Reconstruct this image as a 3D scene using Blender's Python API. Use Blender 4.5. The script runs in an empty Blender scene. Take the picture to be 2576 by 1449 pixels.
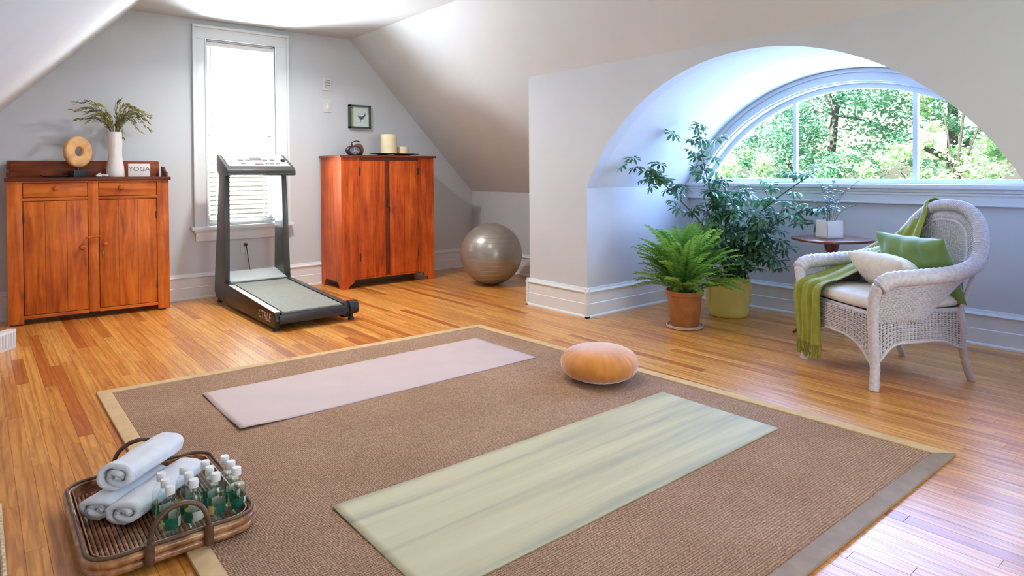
import bpy, bmesh, math, random
from mathutils import Vector, Matrix, noise, Euler

C = bpy.context.scene.collection
scn = bpy.context.scene
PI = math.pi
random.seed(7)

# ------------------------------------------------------------------ camera
F_PX, YAW, PITCH, ROLL, PY, CAM_H = 1641.875, 0.6888, 0.0117, -0.0068, 453.32, 1.13
fw = Vector((math.sin(YAW)*math.cos(PITCH), math.cos(YAW)*math.cos(PITCH), -math.sin(PITCH)))
rt = Vector((math.cos(YAW), -math.sin(YAW), 0)); up = rt.cross(fw)
rt, up = rt*math.cos(ROLL)+up*math.sin(ROLL), -rt*math.sin(ROLL)+up*math.cos(ROLL)
cam_d = bpy.data.cameras.new('camera'); cam = bpy.data.objects.new('camera', cam_d); C.objects.link(cam)
cam.matrix_world = Matrix(((rt.x, up.x, -fw.x, 0), (rt.y, up.y, -fw.y, 0), (rt.z, up.z, -fw.z, CAM_H), (0, 0, 0, 1)))
cam_d.sensor_width = 36; cam_d.lens = F_PX/2576*36; cam_d.shift_y = -(724.5-PY)/2576
cam_d.clip_start = .02; cam_d.clip_end = 300
scn.camera = cam

# ------------------------------------------------------------------ exposure, world, sun, area lights
scn.view_settings.view_transform = 'Standard'; scn.view_settings.look = 'None'
scn.view_settings.gamma = 1; scn.view_settings.use_curve_mapping = False
scn.view_settings.exposure = 0.15
try:
    scn.cycles.use_denoising = True
    scn.cycles.max_bounces = 10; scn.cycles.diffuse_bounces = 5; scn.cycles.glossy_bounces = 4
    scn.cycles.transmission_bounces = 8; scn.cycles.transparent_max_bounces = 48
    scn.cycles.sample_clamp_indirect = 6
    scn.cycles.caustics_reflective = False; scn.cycles.caustics_refractive = False
except Exception:
    pass
world = bpy.data.worlds.new('world'); scn.world = world; world.use_nodes = True
wn = world.node_tree; wn.nodes.clear()
sky = wn.nodes.new('ShaderNodeTexSky'); sky.sky_type = 'NISHITA'; sky.sun_disc = False
sky.sun_elevation = math.radians(48); sky.sun_rotation = math.radians(-90); sky.air_density = 1.3; sky.dust_density = 2.2
bg = wn.nodes.new('ShaderNodeBackground'); bg.inputs[1].default_value = 0.45
wo = wn.nodes.new('ShaderNodeOutputWorld')
wn.links.new(sky.outputs[0], bg.inputs[0]); wn.links.new(bg.outputs[0], wo.inputs[0])

def light(name, kind, loc, direction, energy, color=(1,1,1), size=None, size_y=None, spread=None, portal=False):
    d = bpy.data.lights.new(name, kind); o = bpy.data.objects.new(name, d); C.objects.link(o)
    o.location = loc; o.rotation_euler = Vector(direction).to_track_quat('-Z', 'Y').to_euler()
    d.energy = energy; d.color = color
    if kind == 'AREA':
        d.shape = 'RECTANGLE'; d.size = size; d.size_y = size_y or size
        if spread: d.spread = math.radians(spread)
        if portal: d.cycles.is_portal = True
    return o
sun = light('sun', 'SUN', (-20, 0, 25), (0.74, 0.02, -0.67), 36, (1, .95, .86)); sun.data.angle = .01
# daylight through the arched and blind windows; rear light is added room fill
light('arched_window_daylight', 'AREA', (5.16, 2.155, 1.40), (-1, 0, -.10), 150, (.30, .48, 1), 2.3, 0.70)
light('blind_window_daylight', 'AREA', (1.97, 6.95, 1.30), (0, -1, .35), 580, (.82, .90, 1), 0.8, 1.8)
light('rear_fill_light', 'AREA', (2.1, -2.05, 1.25), (0, 1, .12), 42, (.80, .89, 1), 2.3, 1.5, spread=125)

# ------------------------------------------------------------------ node and material helpers
def new_mat(name):
    m = bpy.data.materials.new(name); m.use_nodes = True
    nt = m.node_tree; b = nt.nodes['Principled BSDF']; return m, nt, b
def lin(c):
    return tuple((x/12.92 if x <= .04045 else ((x+.055)/1.055)**2.4) for x in [v/255 for v in c])+(1,)
def N(nt, t, **kw):
    n = nt.nodes.new(t)
    for k, v in kw.items():
        if hasattr(n, k): setattr(n, k, v)
        else: n.inputs[k.replace('_', ' ')].default_value = v
    return n
def coords(nt, scale=(1,1,1), kind='Object', rot=(0,0,0)):
    tc = nt.nodes.new('ShaderNodeTexCoord'); mp = nt.nodes.new('ShaderNodeMapping')
    mp.inputs['Scale'].default_value = scale; mp.inputs['Rotation'].default_value = rot
    nt.links.new(tc.outputs[kind], mp.inputs[0]); return mp
def noise_fac(nt, vec, scale, detail=4, rough=.55, dist=0):
    n = nt.nodes.new('ShaderNodeTexNoise'); n.inputs['Scale'].default_value = scale
    n.inputs['Detail'].default_value = detail; n.inputs['Roughness'].default_value = rough
    n.inputs['Distortion'].default_value = dist
    nt.links.new(vec.outputs[0], n.inputs['Vector']); return n.outputs['Fac']
def ramp(nt, fac, stops):
    r = nt.nodes.new('ShaderNodeValToRGB'); e = r.color_ramp.elements
    while len(e) < len(stops): e.new(.5)
    for el, (p, c) in zip(e, stops): el.position = p; el.color = lin(c) if len(c) == 3 else c
    nt.links.new(fac, r.inputs[0]); return r.outputs[0]
def mixc(nt, a, b, fac, mode='MIX'):
    m = nt.nodes.new('ShaderNodeMix'); m.data_type = 'RGBA'; m.blend_type = mode
    for s, v in ((m.inputs[0], fac), (m.inputs[6], a), (m.inputs[7], b)):
        if isinstance(v, (int, float)): s.default_value = v
        elif isinstance(v, tuple): s.default_value = v
        else: nt.links.new(v, s)
    return m.outputs[2]
def bump(nt, b, h, strength=.2, dist=.01):
    n = nt.nodes.new('ShaderNodeBump'); n.inputs['Strength'].default_value = strength
    n.inputs['Distance'].default_value = dist
    nt.links.new(h, n.inputs['Height']); nt.links.new(n.outputs[0], b.inputs['Normal'])
def simple(name, col, rough=.5, metal=0, var=.06, scale=8, bmp=0, bscale=60, sheen=0, coat=0, spec=None):
    m, nt, b = new_mat(name)
    v = coords(nt); f = noise_fac(nt, v, scale)
    d = tuple(max(0, min(255, c*(1-var))) for c in col); l = tuple(min(255, c*(1+var)) for c in col)
    nt.links.new(ramp(nt, f, [(.3, d), (.7, l)]), b.inputs['Base Color'])
    b.inputs['Roughness'].default_value = rough; b.inputs['Metallic'].default_value = metal
    if sheen: b.inputs['Sheen Weight'].default_value = sheen; b.inputs['Sheen Roughness'].default_value = .4
    if coat: b.inputs['Coat Weight'].default_value = coat; b.inputs['Coat Roughness'].default_value = .15
    if spec is not None: b.inputs['Specular IOR Level'].default_value = spec
    if bmp: bump(nt, b, noise_fac(nt, v, bscale, 5), bmp, .004)
    return m

M = {}
M['wall'] = simple('wall_paint', (198, 202, 206), .72, var=.012, scale=2, bmp=.04, bscale=180)
M['ceil'] = simple('ceiling_paint', (206, 208, 208), .75, var=.012, scale=2, bmp=.03, bscale=150)
M['trim'] = simple('white_gloss_trim', (220, 224, 226), .32, var=.012, scale=3)
M['white'] = simple('white_satin', (228, 228, 226), .4, var=.02)
M['plate'] = simple('wall_plate', (205, 206, 205), .45, var=.02)
M['black'] = simple('black_plastic', (34, 34, 34), .38, var=.15, scale=20)
M['rubber'] = simple('black_rubber', (22, 22, 23), .6, var=.1)
M['charcoal'] = simple('charcoal_enamel', (62, 62, 60), .33, var=.05, scale=10)
M['belt'] = simple('running_belt', (134, 137, 128), .5, var=.05, scale=40, bmp=.15, bscale=400)
M['alu'] = simple('aluminium', (222, 223, 220), .3, metal=.1, var=.03)
M['panelgrey'] = simple('console_grey', (168, 174, 174), .4, var=.03)
M['redprint'] = simple('red_print', (150, 90, 90), .5)
M['ball'] = simple('grey_vinyl', (158, 153, 144), .30, metal=.45, var=.03, bmp=.03, bscale=300)
M['zafu'] = simple('orange_velvet', (204, 128, 44), .7, var=.06, scale=14, sheen=1)
M['candle'] = simple('ivory_wax', (238, 226, 186), .5, var=.03)
M['darktray'] = simple('dark_bronze', (52, 32, 24), .45, var=.15)
M['copper'] = simple('copper_brown', (120, 80, 62), .35, metal=.4, var=.15)
M['vase'] = simple('white_porcelain', (224, 220, 216), .3, var=.02, coat=.3)
M['stone'] = simple('pale_stone', (200, 198, 196), .6, var=.15, scale=60)
M['ringwood'] = simple('light_turned_wood', (206, 160, 104), .5, var=.14, scale=14)
M['ringbase'] = simple('black_base', (30, 32, 36), .4)
M['brass'] = simple('old_brass', (130, 96, 48), .4, metal=.8, var=.2, scale=30)
M['iron'] = simple('dark_iron', (50, 34, 28), .55, var=.2)
M['signwhite'] = simple('sign_white', (224, 220, 214), .55, var=.02)
M['ink'] = simple('grey_ink', (120, 118, 118), .6)
M['dry'] = simple('olive_grass', (112, 110, 60), .6, var=.25, scale=16)
M['drytip'] = simple('straw_grass', (160, 150, 80), .6, var=.2, scale=16)
M['terra'] = simple('terracotta', (158, 98, 50), .45, var=.1, scale=12, bmp=.05)
M['yellow'] = simple('yellow_plastic', (228, 218, 120), .4, var=.03, scale=5)
M['soil'] = simple('potting_soil', (60, 44, 32), .9, var=.3, scale=60, bmp=.5)
M['stem'] = simple('plant_stem', (86, 84, 58), .6, var=.15)
M['bark'] = simple('tree_bark', (52, 48, 46), .8, var=.25, scale=6, bmp=.6, bscale=14)
M['mahog'] = simple('mahogany', (98, 44, 28), .3, var=.2, scale=6, coat=.4)
M['planter'] = simple('planter_white', (226, 222, 222), .35, var=.02)
M['cushion'] = simple('white_cotton', (226, 218, 206), .8, var=.03, scale=20, bmp=.15, bscale=350, sheen=.2)
M['cream'] = simple('cream_linen', (226, 214, 196), .85, var=.04, scale=30, bmp=.3, bscale=420, sheen=.25)
M['towel'] = simple('white_towel', (232, 232, 232), .9, var=.015, scale=30, bmp=.5, bscale=500, sheen=.4)
M['greenvel'] = simple('green_velvet', (106, 136, 68), .7, var=.08, scale=9, sheen=.8)
M['throw'] = simple('olive_throw', (138, 142, 40), .85, var=.07, scale=18, bmp=.3, bscale=300, sheen=.6)
M['wicker'] = simple('white_wicker', (200, 194, 197), .5, var=.07, scale=60, bmp=.1, bscale=200)
M['cane'] = simple('brown_cane', (88, 62, 40), .45, var=.2, scale=30)
M['cap'] = simple('white_cap', (232, 232, 228), .4)
M['lblgreen'] = simple('green_label', (20, 96, 70), .5, var=.2, scale=60)
M['lblgold'] = simple('gold_label', (200, 180, 90), .5)
M['lblwhite'] = simple('pale_label', (196, 200, 180), .5)
M['mirrorblack'] = simple('clock_face', (110, 108, 118), .2, var=.2, scale=40)
M['frame'] = simple('dark_green_frame', (58, 66, 60), .4)
M['print'] = simple('print_blue_white', (200, 212, 208), .6, var=.06, scale=30)
M['printgreen'] = simple('print_olive', (150, 158, 110), .6, var=.12, scale=60)
M['bird'] = simple('print_bird', (60, 92, 106), .6)
M['ground'] = simple('lawn', (90, 120, 60), .9, var=.25, scale=.6)
M['brick'] = simple('underside', (170, 165, 160), .8)

def leaf_mat(name, c1, c2, trans=.35, rough=.45, scale=3):
    m, nt, b = new_mat(name)
    oi = nt.nodes.new('ShaderNodeObjectInfo'); v = coords(nt)
    f = noise_fac(nt, v, scale, 2)
    a = nt.nodes.new('ShaderNodeMath'); a.operation = 'ADD'
    s = nt.nodes.new('ShaderNodeMath'); s.operation = 'MULTIPLY_ADD'; s.inputs[1].default_value = .5; s.inputs[2].default_value = -.25
    nt.links.new(oi.outputs['Random'], s.inputs[0]); nt.links.new(s.outputs[0], a.inputs[0]); nt.links.new(f, a.inputs[1])
    col = ramp(nt, a.outputs[0], [(.25, c1), (.75, c2)])
    nt.links.new(col, b.inputs['Base Color']); b.inputs['Roughness'].default_value = rough
    t = nt.nodes.new('ShaderNodeBsdfTranslucent'); nt.links.new(col, t.inputs[0])
    mx = nt.nodes.new('ShaderNodeMixShader'); mx.inputs[0].default_value = trans
    out = nt.nodes['Material Output']
    nt.links.new(b.outputs[0], mx.inputs[1]); nt.links.new(t.outputs[0], mx.inputs[2]); nt.links.new(mx.outputs[0], out.inputs[0])
    return m
M['fern'] = leaf_mat('fern_leaf', (74, 130, 50), (154, 198, 88), .45)
M['scheff'] = leaf_mat('umbrella_leaf', (44, 88, 58), (96, 142, 92), .3, .35)
M['greyleaf'] = leaf_mat('grey_leaf', (84, 104, 104), (130, 148, 140), .2)
M['tree_a'] = leaf_mat('tree_leaf_blue', (104, 154, 132), (168, 206, 176), .5, .6, 1.2)
M['tree_b'] = leaf_mat('tree_leaf_yellow', (140, 184, 142), (212, 222, 188), .5, .6, 1.2)

def wood(name, cols, axis='Z', rough=.5, coat=.06, dark=.45, gscale=1):
    m, nt, b = new_mat(name)
    s = {'Z': (9, 9, .8), 'X': (.8, 9, 9), 'Y': (9, .8, 9)}[axis]
    v = coords(nt, tuple(k*gscale for k in s)); f = noise_fac(nt, v, 2.2, 6, .6, .8)
    v2 = coords(nt, (1,1,1)); f2 = noise_fac(nt, v2, 3.2, 3, .6, .3)
    c = ramp(nt, f, [(.3, cols[0]), (.5, cols[1]), (.72, cols[2])])
    c2 = mixc(nt, c, ramp(nt, f2, [(.35, (176, 146, 130)), (.62, (255, 255, 255))]), dark, 'MULTIPLY')
    nt.links.new(c2, b.inputs['Base Color']); b.inputs['Roughness'].default_value = rough
    b.inputs['Coat Weight'].default_value = coat; b.inputs['Coat Roughness'].default_value = .2; b.inputs['Specular IOR Level'].default_value = .3
    bump(nt, b, f, .08, .003)
    return m
PINE = [(146, 66, 14), (202, 100, 22), (220, 128, 40)]
PINE2 = [(140, 54, 14), (198, 84, 24), (222, 116, 40)]
M['pine'] = wood('antique_pine', PINE, 'Z')
M['pineh'] = wood('antique_pine_rails', PINE, 'X')
M['pinetop'] = wood('antique_pine_top', [(70, 28, 16), (98, 42, 22), (126, 60, 30)], 'X')
M['pineback'] = wood('antique_pine_backsplash', [(104, 44, 20), (140, 66, 28), (166, 86, 38)], 'X')
M['pine2'] = wood('red_pine', PINE2, 'Z')
M['pine2top'] = wood('red_pine_top', [(90, 36, 22), (120, 54, 30), (150, 76, 42)], 'X')
M['pinedark'] = wood('dark_pine', [(90, 36, 18), (116, 50, 24), (134, 62, 30)], 'Z')  # darker pine for board joints, centre batten and carcass

# floor boards: colour by board, grain along the board
def floor_mat():
    m, nt, b = new_mat('oak_strip_floor')
    oi = nt.nodes.new('ShaderNodeObjectInfo'); ge = nt.nodes.new('ShaderNodeNewGeometry')
    ad = nt.nodes.new('ShaderNodeMath'); ad.operation = 'ADD'
    fr = nt.nodes.new('ShaderNodeMath'); fr.operation = 'FRACT'
    nt.links.new(oi.outputs['Random'], ad.inputs[0]); nt.links.new(ge.outputs['Random Per Island'], ad.inputs[1]); nt.links.new(ad.outputs[0], fr.inputs[0])
    base = ramp(nt, fr.outputs[0], [(0, (190, 110, 42)), (.10, (220, 148, 64)), (.45, (230, 160, 74)), (.8, (240, 177, 90)), (.95, (212, 130, 52)), (1, (184, 100, 38))])
    tc = nt.nodes.new('ShaderNodeTexCoord'); sc = nt.nodes.new('ShaderNodeVectorMath'); sc.operation = 'SCALE'
    cb = nt.nodes.new('ShaderNodeCombineXYZ'); mu = nt.nodes.new('ShaderNodeMath'); mu.operation = 'MULTIPLY'; mu.inputs[1].default_value = 37
    nt.links.new(fr.outputs[0], mu.inputs[0]); nt.links.new(mu.outputs[0], cb.inputs[2]); nt.links.new(mu.outputs[0], cb.inputs[0])
    va = nt.nodes.new('ShaderNodeVectorMath'); va.operation = 'ADD'
    nt.links.new(tc.outputs['Object'], va.inputs[0]); nt.links.new(cb.outputs[0], va.inputs[1])
    mp = nt.nodes.new('ShaderNodeMapping'); mp.inputs['Scale'].default_value = (14, 1.1, 14); nt.links.new(va.outputs[0], mp.inputs[0])
    g = noise_fac(nt, mp, 2.4, 7, .62, 1.4)
    w = nt.nodes.new('ShaderNodeTexWave'); w.wave_type = 'BANDS'; w.inputs['Scale'].default_value = 1.1; w.inputs['Distortion'].default_value = 9
    w.inputs['Detail'].default_value = 3; w.inputs['Detail Scale'].default_value = .7
    mp2 = nt.nodes.new('ShaderNodeMapping'); mp2.inputs['Scale'].default_value = (9, .7, 9); nt.links.new(va.outputs[0], mp2.inputs[0])
    nt.links.new(mp2.outputs[0], w.inputs[0])
    c = mixc(nt, base, ramp(nt, g, [(.3, (176, 150, 132)), (.6, (255, 255, 255))]), .8, 'MULTIPLY')
    c = mixc(nt, c, ramp(nt, w.outputs['Fac'], [(.0, (200, 176, 150)), (.35, (255, 255, 255))]), .55, 'MULTIPLY')
    nt.links.new(c, b.inputs['Base Color'])
    b.inputs['Roughness'].default_value = .34; b.inputs['Specular IOR Level'].default_value = .55
    b.inputs['Coat Weight'].default_value = .38; b.inputs['Coat Roughness'].default_value = .28
    bump(nt, b, g, .05, .002)
    return m
M['floor'] = floor_mat()

def sisal_mat():
    m, nt, b = new_mat('sisal_weave')
    v = coords(nt)
    def wave(d, sc):
        w = nt.nodes.new('ShaderNodeTexWave'); w.wave_type = 'BANDS'; w.bands_direction = d; w.inputs['Scale'].default_value = sc
        w.inputs['Distortion'].default_value = .6; w.inputs['Detail'].default_value = 1
        nt.links.new(v.outputs[0], w.inputs[0]); return w.outputs['Fac']
    wy = wave('Y', 32); wx = wave('X', 44)
    mul = nt.nodes.new('ShaderNodeMath'); mul.operation = 'MULTIPLY_ADD'; mul.inputs[1].default_value = .55
    nt.links.new(wx, mul.inputs[0]); nt.links.new(wy, mul.inputs[2])
    f = noise_fac(nt, v, 160, 3, .7); f2 = noise_fac(nt, v, 2.5, 3)
    c = ramp(nt, f, [(.3, (136, 102, 78)), (.5, (182, 146, 118)), (.7, (214, 180, 150))])
    c = mixc(nt, c, ramp(nt, mul.outputs[0], [(.1, (136, 118, 104)), (.9, (255, 255, 255))]), .7, 'MULTIPLY')
    c = mixc(nt, c, ramp(nt, f2, [(.35, (228, 222, 214)), (.65, (255, 255, 255))]), .6, 'MULTIPLY')
    nt.links.new(c, b.inputs['Base Color']); b.inputs['Roughness'].default_value = .9
    b.inputs['Specular IOR Level'].default_value = .2
    bump(nt, b, mul.outputs[0], .5, .004); return m
M['sisal'] = sisal_mat()
M['binding_tan'] = simple('tan_binding', (206, 172, 124), .8, var=.04, scale=20, bmp=.2, bscale=500)
M['binding_grey'] = simple('taupe_binding', (150, 130, 112), .75, var=.06, scale=20, bmp=.2, bscale=500)
def mat_mat(name, c0, c1, c2, sx, sy, st=.5):
    m, nt, b = new_mat(name)
    v = coords(nt, (sx, sy, 1)); f = noise_fac(nt, v, 1.4, 4, .55, .3)
    v2 = coords(nt); f2 = noise_fac(nt, v2, 2, 2)
    c = ramp(nt, f, [(.32, c0), (.5, c1), (.68, c2)])
    nt.links.new(c, b.inputs['Base Color']); b.inputs['Roughness'].default_value = .62
    bump(nt, b, noise_fac(nt, v2, 300, 2), .15, .002); return m
M['pinkmat'] = mat_mat('mauve_foam', (195, 174, 168), (198, 177, 171), (201, 180, 174), 3, 3)
M['greenmat'] = mat_mat('sage_foam', (154, 152, 132), (196, 188, 152), (208, 199, 162), .32, 6)

def rattan_mat(name, c0, c1, c2, sc=18):
    m, nt, b = new_mat(name); v = coords(nt); f = noise_fac(nt, v, sc, 4, .6)
    nt.links.new(ramp(nt, f, [(.32, c0), (.5, c1), (.68, c2)]), b.inputs['Base Color'])
    b.inputs['Roughness'].default_value = .38; b.inputs['Coat Weight'].default_value = .3
    bump(nt, b, noise_fac(nt, v, 90, 3), .2, .003); return m
M['rattan'] = rattan_mat('brown_rattan', (96, 58, 32), (158, 104, 60), (200, 148, 100))
M['rod'] = rattan_mat('dark_bamboo', (78, 46, 30), (140, 90, 58), (196, 148, 106), 30)

def glass_mat(name, tint=(1,1,1), ior_f=1.45, glossy=.02):
    m, nt, b = new_mat(name); nt.nodes.remove(b)
    t = nt.nodes.new('ShaderNodeBsdfTransparent'); t.inputs[0].default_value = tint+(1,)
    g = nt.nodes.new('ShaderNodeBsdfGlossy'); g.inputs['Roughness'].default_value = glossy
    lw = nt.nodes.new('ShaderNodeLayerWeight'); lw.inputs[0].default_value = .5
    pw = nt.nodes.new('ShaderNodeMath'); pw.operation = 'POWER'; pw.inputs[1].default_value = 4
    fr = nt.nodes.new('ShaderNodeMath'); fr.operation = 'MULTIPLY_ADD'; fr.inputs[1].default_value = .6; fr.inputs[2].default_value = .035
    nt.links.new(lw.outputs['Facing'], pw.inputs[0]); nt.links.new(pw.outputs[0], fr.inputs[0])
    mx = nt.nodes.new('ShaderNodeMixShader'); nt.links.new(fr.outputs[0], mx.inputs[0])
    nt.links.new(t.outputs[0], mx.inputs[1]); nt.links.new(g.outputs[0], mx.inputs[2])
    nt.links.new(mx.outputs[0], nt.nodes['Material Output'].inputs[0]); return m
M['glass'] = glass_mat('window_glass')
M['bottle'] = glass_mat('bottle_plastic', (.97, .995, .985), 1.45, .08)
M['water'] = glass_mat('water', (.95, .99, .98), 1.33, .05)
def slat_mat():
    m, nt, b = new_mat('blind_slat'); b.inputs['Base Color'].default_value = lin((240, 240, 236)); b.inputs['Roughness'].default_value = .45
    t = nt.nodes.new('ShaderNodeBsdfTranslucent'); t.inputs[0].default_value = lin((250, 250, 244))
    mx = nt.nodes.new('ShaderNodeMixShader'); mx.inputs[0].default_value = .35
    nt.links.new(b.outputs[0], mx.inputs[1]); nt.links.new(t.outputs[0], mx.inputs[2]); nt.links.new(mx.outputs[0], nt.nodes['Material Output'].inputs[0]); return m
M['slat'] = slat_mat()
def emit(name, col, s):
    m, nt, b = new_mat(name); b.inputs['Emission Color'].default_value = col+(1,); b.inputs['Emission Strength'].default_value = s; return m
M['lamp'] = emit('lamp_glow', (1, .82, .7), 3)

# ------------------------------------------------------------------ mesh helpers
class MB:
    def __init__(s): s.v = []; s.f = []
    def add(s, vs, fs):
        o = len(s.v); s.v += [tuple(p) for p in vs]; s.f += [tuple(i+o for i in f) for f in fs]; return s
    def box(s, a, b, rz=0, c=None, mat=None):
        x0, y0, z0 = a; x1, y1, z1 = b
        vs = [Vector(p) for p in ((x0,y0,z0),(x1,y0,z0),(x1,y1,z0),(x0,y1,z0),(x0,y0,z1),(x1,y0,z1),(x1,y1,z1),(x0,y1,z1))]
        if mat is not None: vs = [mat @ p for p in vs]
        return s.add(vs, [(0,3,2,1),(4,5,6,7),(0,1,5,4),(1,2,6,5),(2,3,7,6),(3,0,4,7)])
    def prism(s, poly, off):
        """3D polygon extruded by vector off"""
        n = len(poly); off = Vector(off); a = [Vector(p) for p in poly]
        return s.add(a+[p+off for p in a], [tuple(range(n))[::-1], tuple(range(n, 2*n))]+[(i, (i+1) % n, (i+1) % n+n, i+n) for i in range(n)])
    def tube(s, pts, r, n=8, caps=True, closed=False, rfun=None, flat=1):
        pts = [Vector(p) for p in pts]; m = len(pts); rings = []
        prev = None
        for i, p in enumerate(pts):
            if closed: t = pts[(i+1) % m]-pts[i-1]
            else: t = pts[min(i+1, m-1)]-pts[max(i-1, 0)]
            t = t.normalized() if t.length > 1e-9 else Vector((0,0,1))
            if prev is None:
                u = t.orthogonal().normalized()
            else:
                u = prev-t*prev.dot(t); u = u.normalized() if u.length > 1e-6 else t.orthogonal().normalized()
            prev = u; w = t.cross(u)
            rr = r[i] if isinstance(r, (list, tuple)) else r
            ring = []
            for k in range(n):
                a = 2*PI*k/n; q = rr*(rfun(i, a) if rfun else 1)
                ring.append(p+u*math.cos(a)*q+w*math.sin(a)*q*flat)
            rings.append(ring)
        o = len(s.v); s.v += [tuple(q) for ring in rings for q in ring]
        for i in range(m if closed else m-1):
            j = (i+1) % m
            for k in range(n): s.f.append((o+i*n+k, o+i*n+(k+1) % n, o+j*n+(k+1) % n, o+j*n+k))
        if caps and not closed:
            s.f.append(tuple(o+k for k in range(n))[::-1]); s.f.append(tuple(o+(m-1)*n+k for k in range(n)))
        return s
    def lathe(s, prof, n=32, c=(0,0,0), rfun=None):
        o = len(s.v); cx, cy, cz = c
        for i, (r, z) in enumerate(prof):
            for k in range(n):
                a = 2*PI*k/n; q = r*(rfun(i, a) if rfun else 1)
                s.v.append((cx+q*math.cos(a), cy+q*math.sin(a), cz+z))
        m = len(prof)
        for i in range(m-1):
            for k in range(n): s.f.append((o+i*n+k, o+i*n+(k+1) % n, o+(i+1)*n+(k+1) % n, o+(i+1)*n+k))
        if prof[0][0] > 1e-5: s.f.append(tuple(o+k for k in range(n))[::-1])
        if prof[-1][0] > 1e-5: s.f.append(tuple(o+(m-1)*n+k for k in range(n)))
        return s
    def grid(s, fn, nu, nv, wrap_u=False, thick=0):
        o = len(s.v); mu = nu if wrap_u else nu+1
        P = [[Vector(fn(i/nu, j/nv)) for j in range(nv+1)] for i in range(mu)]
        for row in P: s.v += [tuple(p) for p in row]
        for i in range(nu):
            ii = (i+1) % mu
            for j in range(nv): s.f.append((o+i*(nv+1)+j, o+ii*(nv+1)+j, o+ii*(nv+1)+j+1, o+i*(nv+1)+j+1))
        return s
    def build(s, name, mat, parent=None, loc=(0,0,0), rot=(0,0,0), bevel=0, smooth=False, solid=0, subd=0, seg=2, sharp=40, merge=False):
        me = bpy.data.meshes.new(name); me.from_pydata(s.v, [], s.f)
        bm = bmesh.new(); bm.from_mesh(me)
        if merge: bmesh.ops.remove_doubles(bm, verts=bm.verts, dist=1e-5)
        bmesh.ops.recalc_face_normals(bm, faces=bm.faces)
        if bevel: bmesh.ops.bevel(bm, geom=[e for e in bm.edges if e.calc_face_angle(0) > .5], offset=bevel, segments=seg, affect='EDGES', profile=.6, clamp_overlap=True)
        bm.to_mesh(me); bm.free()
        if smooth or bevel:
            me.shade_smooth()
            if sharp: me.set_sharp_from_angle(angle=math.radians(sharp))
        if mat is not None: me.materials.append(mat)
        o = bpy.data.objects.new(name, me); C.objects.link(o); o.location = loc; o.rotation_euler = rot
        if parent is not None: o.parent = parent
        if solid:
            md = o.modifiers.new('solid', 'SOLIDIFY'); md.thickness = solid; md.offset = 0
        if subd:
            md = o.modifiers.new('sub', 'SUBSURF'); md.levels = subd; md.render_levels = subd
        return o
def tag(o, label=None, cat=None, group=None, kind=None):
    if label: o['label'] = label
    if cat: o['category'] = cat
    if group: o['group'] = group
    if kind: o['kind'] = kind
    return o
def thing(name, label, cat, loc=(0,0,0), rz=0, group=None):
    o = bpy.data.objects.new(name, None); C.objects.link(o); o.location = loc; o.rotation_euler = (0,0,rz)
    o.empty_display_size = .05
    return tag(o, label, cat, group)
def struct(o): o['kind'] = 'structure'; return o
def catmull(P, n):
    P = [Vector(p) for p in P]; out = []
    m = len(P)-1
    for i in range(n+1):
        t = i/n*m; k = min(int(t), m-1); f = t-k
        p0, p1, p2, p3 = P[max(k-1, 0)], P[k], P[k+1], P[min(k+2, m)]
        out.append(.5*((2*p1)+(-p0+p2)*f+(2*p0-5*p1+4*p2-p3)*f*f+(-p0+3*p1-3*p2+p3)*f*f*f))
    return out
def text_mesh(body, size, depth=.001, shear=0):
    cu = bpy.data.curves.new('t', 'FONT'); cu.body = body; cu.size = size; cu.extrude = depth; cu.shear = shear
    cu.align_x = 'CENTER'; cu.align_y = 'CENTER'; cu.resolution_u = 3
    o = bpy.data.objects.new('t', cu); C.objects.link(o)
    dg = bpy.context.evaluated_depsgraph_get(); dg.update()
    me = bpy.data.meshes.new_from_object(o.evaluated_get(dg)); bpy.data.objects.remove(o); return me
def text_obj(name, body, size, mat, parent, loc, rot, depth=.001, shear=0, sx=1):
    me = text_mesh(body, size, depth, shear); me.materials.clear(); me.materials.append(mat)
    o = bpy.data.objects.new(name, me); C.objects.link(o); o.parent = parent; o.location = loc; o.rotation_euler = rot; o.scale = (sx, 1, 1)
    return o

# ------------------------------------------------------------------ room constants (metres)
YB, XRI, XLE, ZC = 6.433, 3.076, 1.051, 2.548     # back wall, ceiling edges
XK, ZK = 4.658, .909                              # right knee wall
XL, ZL = -.531, .909                              # left knee wall
XA, YA, ZS = 3.66, 4.214, 1.943                   # arched wall plane and its far end
YD, YD2, XW = 3.535, .775, 4.982                  # dormer sides, dormer window wall
YR = -2.2                                         # wall behind the camera
AC, AZ, AR = 2.155, .339, 1.536                   # arch centre y, z, radius
SP = 1.003                                        # spring line
T = .12
def arc(R, z0, n=40, c=AC):
    """points of the arch from the far side (large y) to the near side, above z0"""
    d = math.sqrt(R*R-(z0-AZ)**2); a0 = math.atan2(z0-AZ, d); a1 = PI-a0
    return [(c+R*math.cos(a0+(a1-a0)*i/n), AZ+R*math.sin(a0+(a1-a0)*i/n)) for i in range(n+1)]

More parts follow.
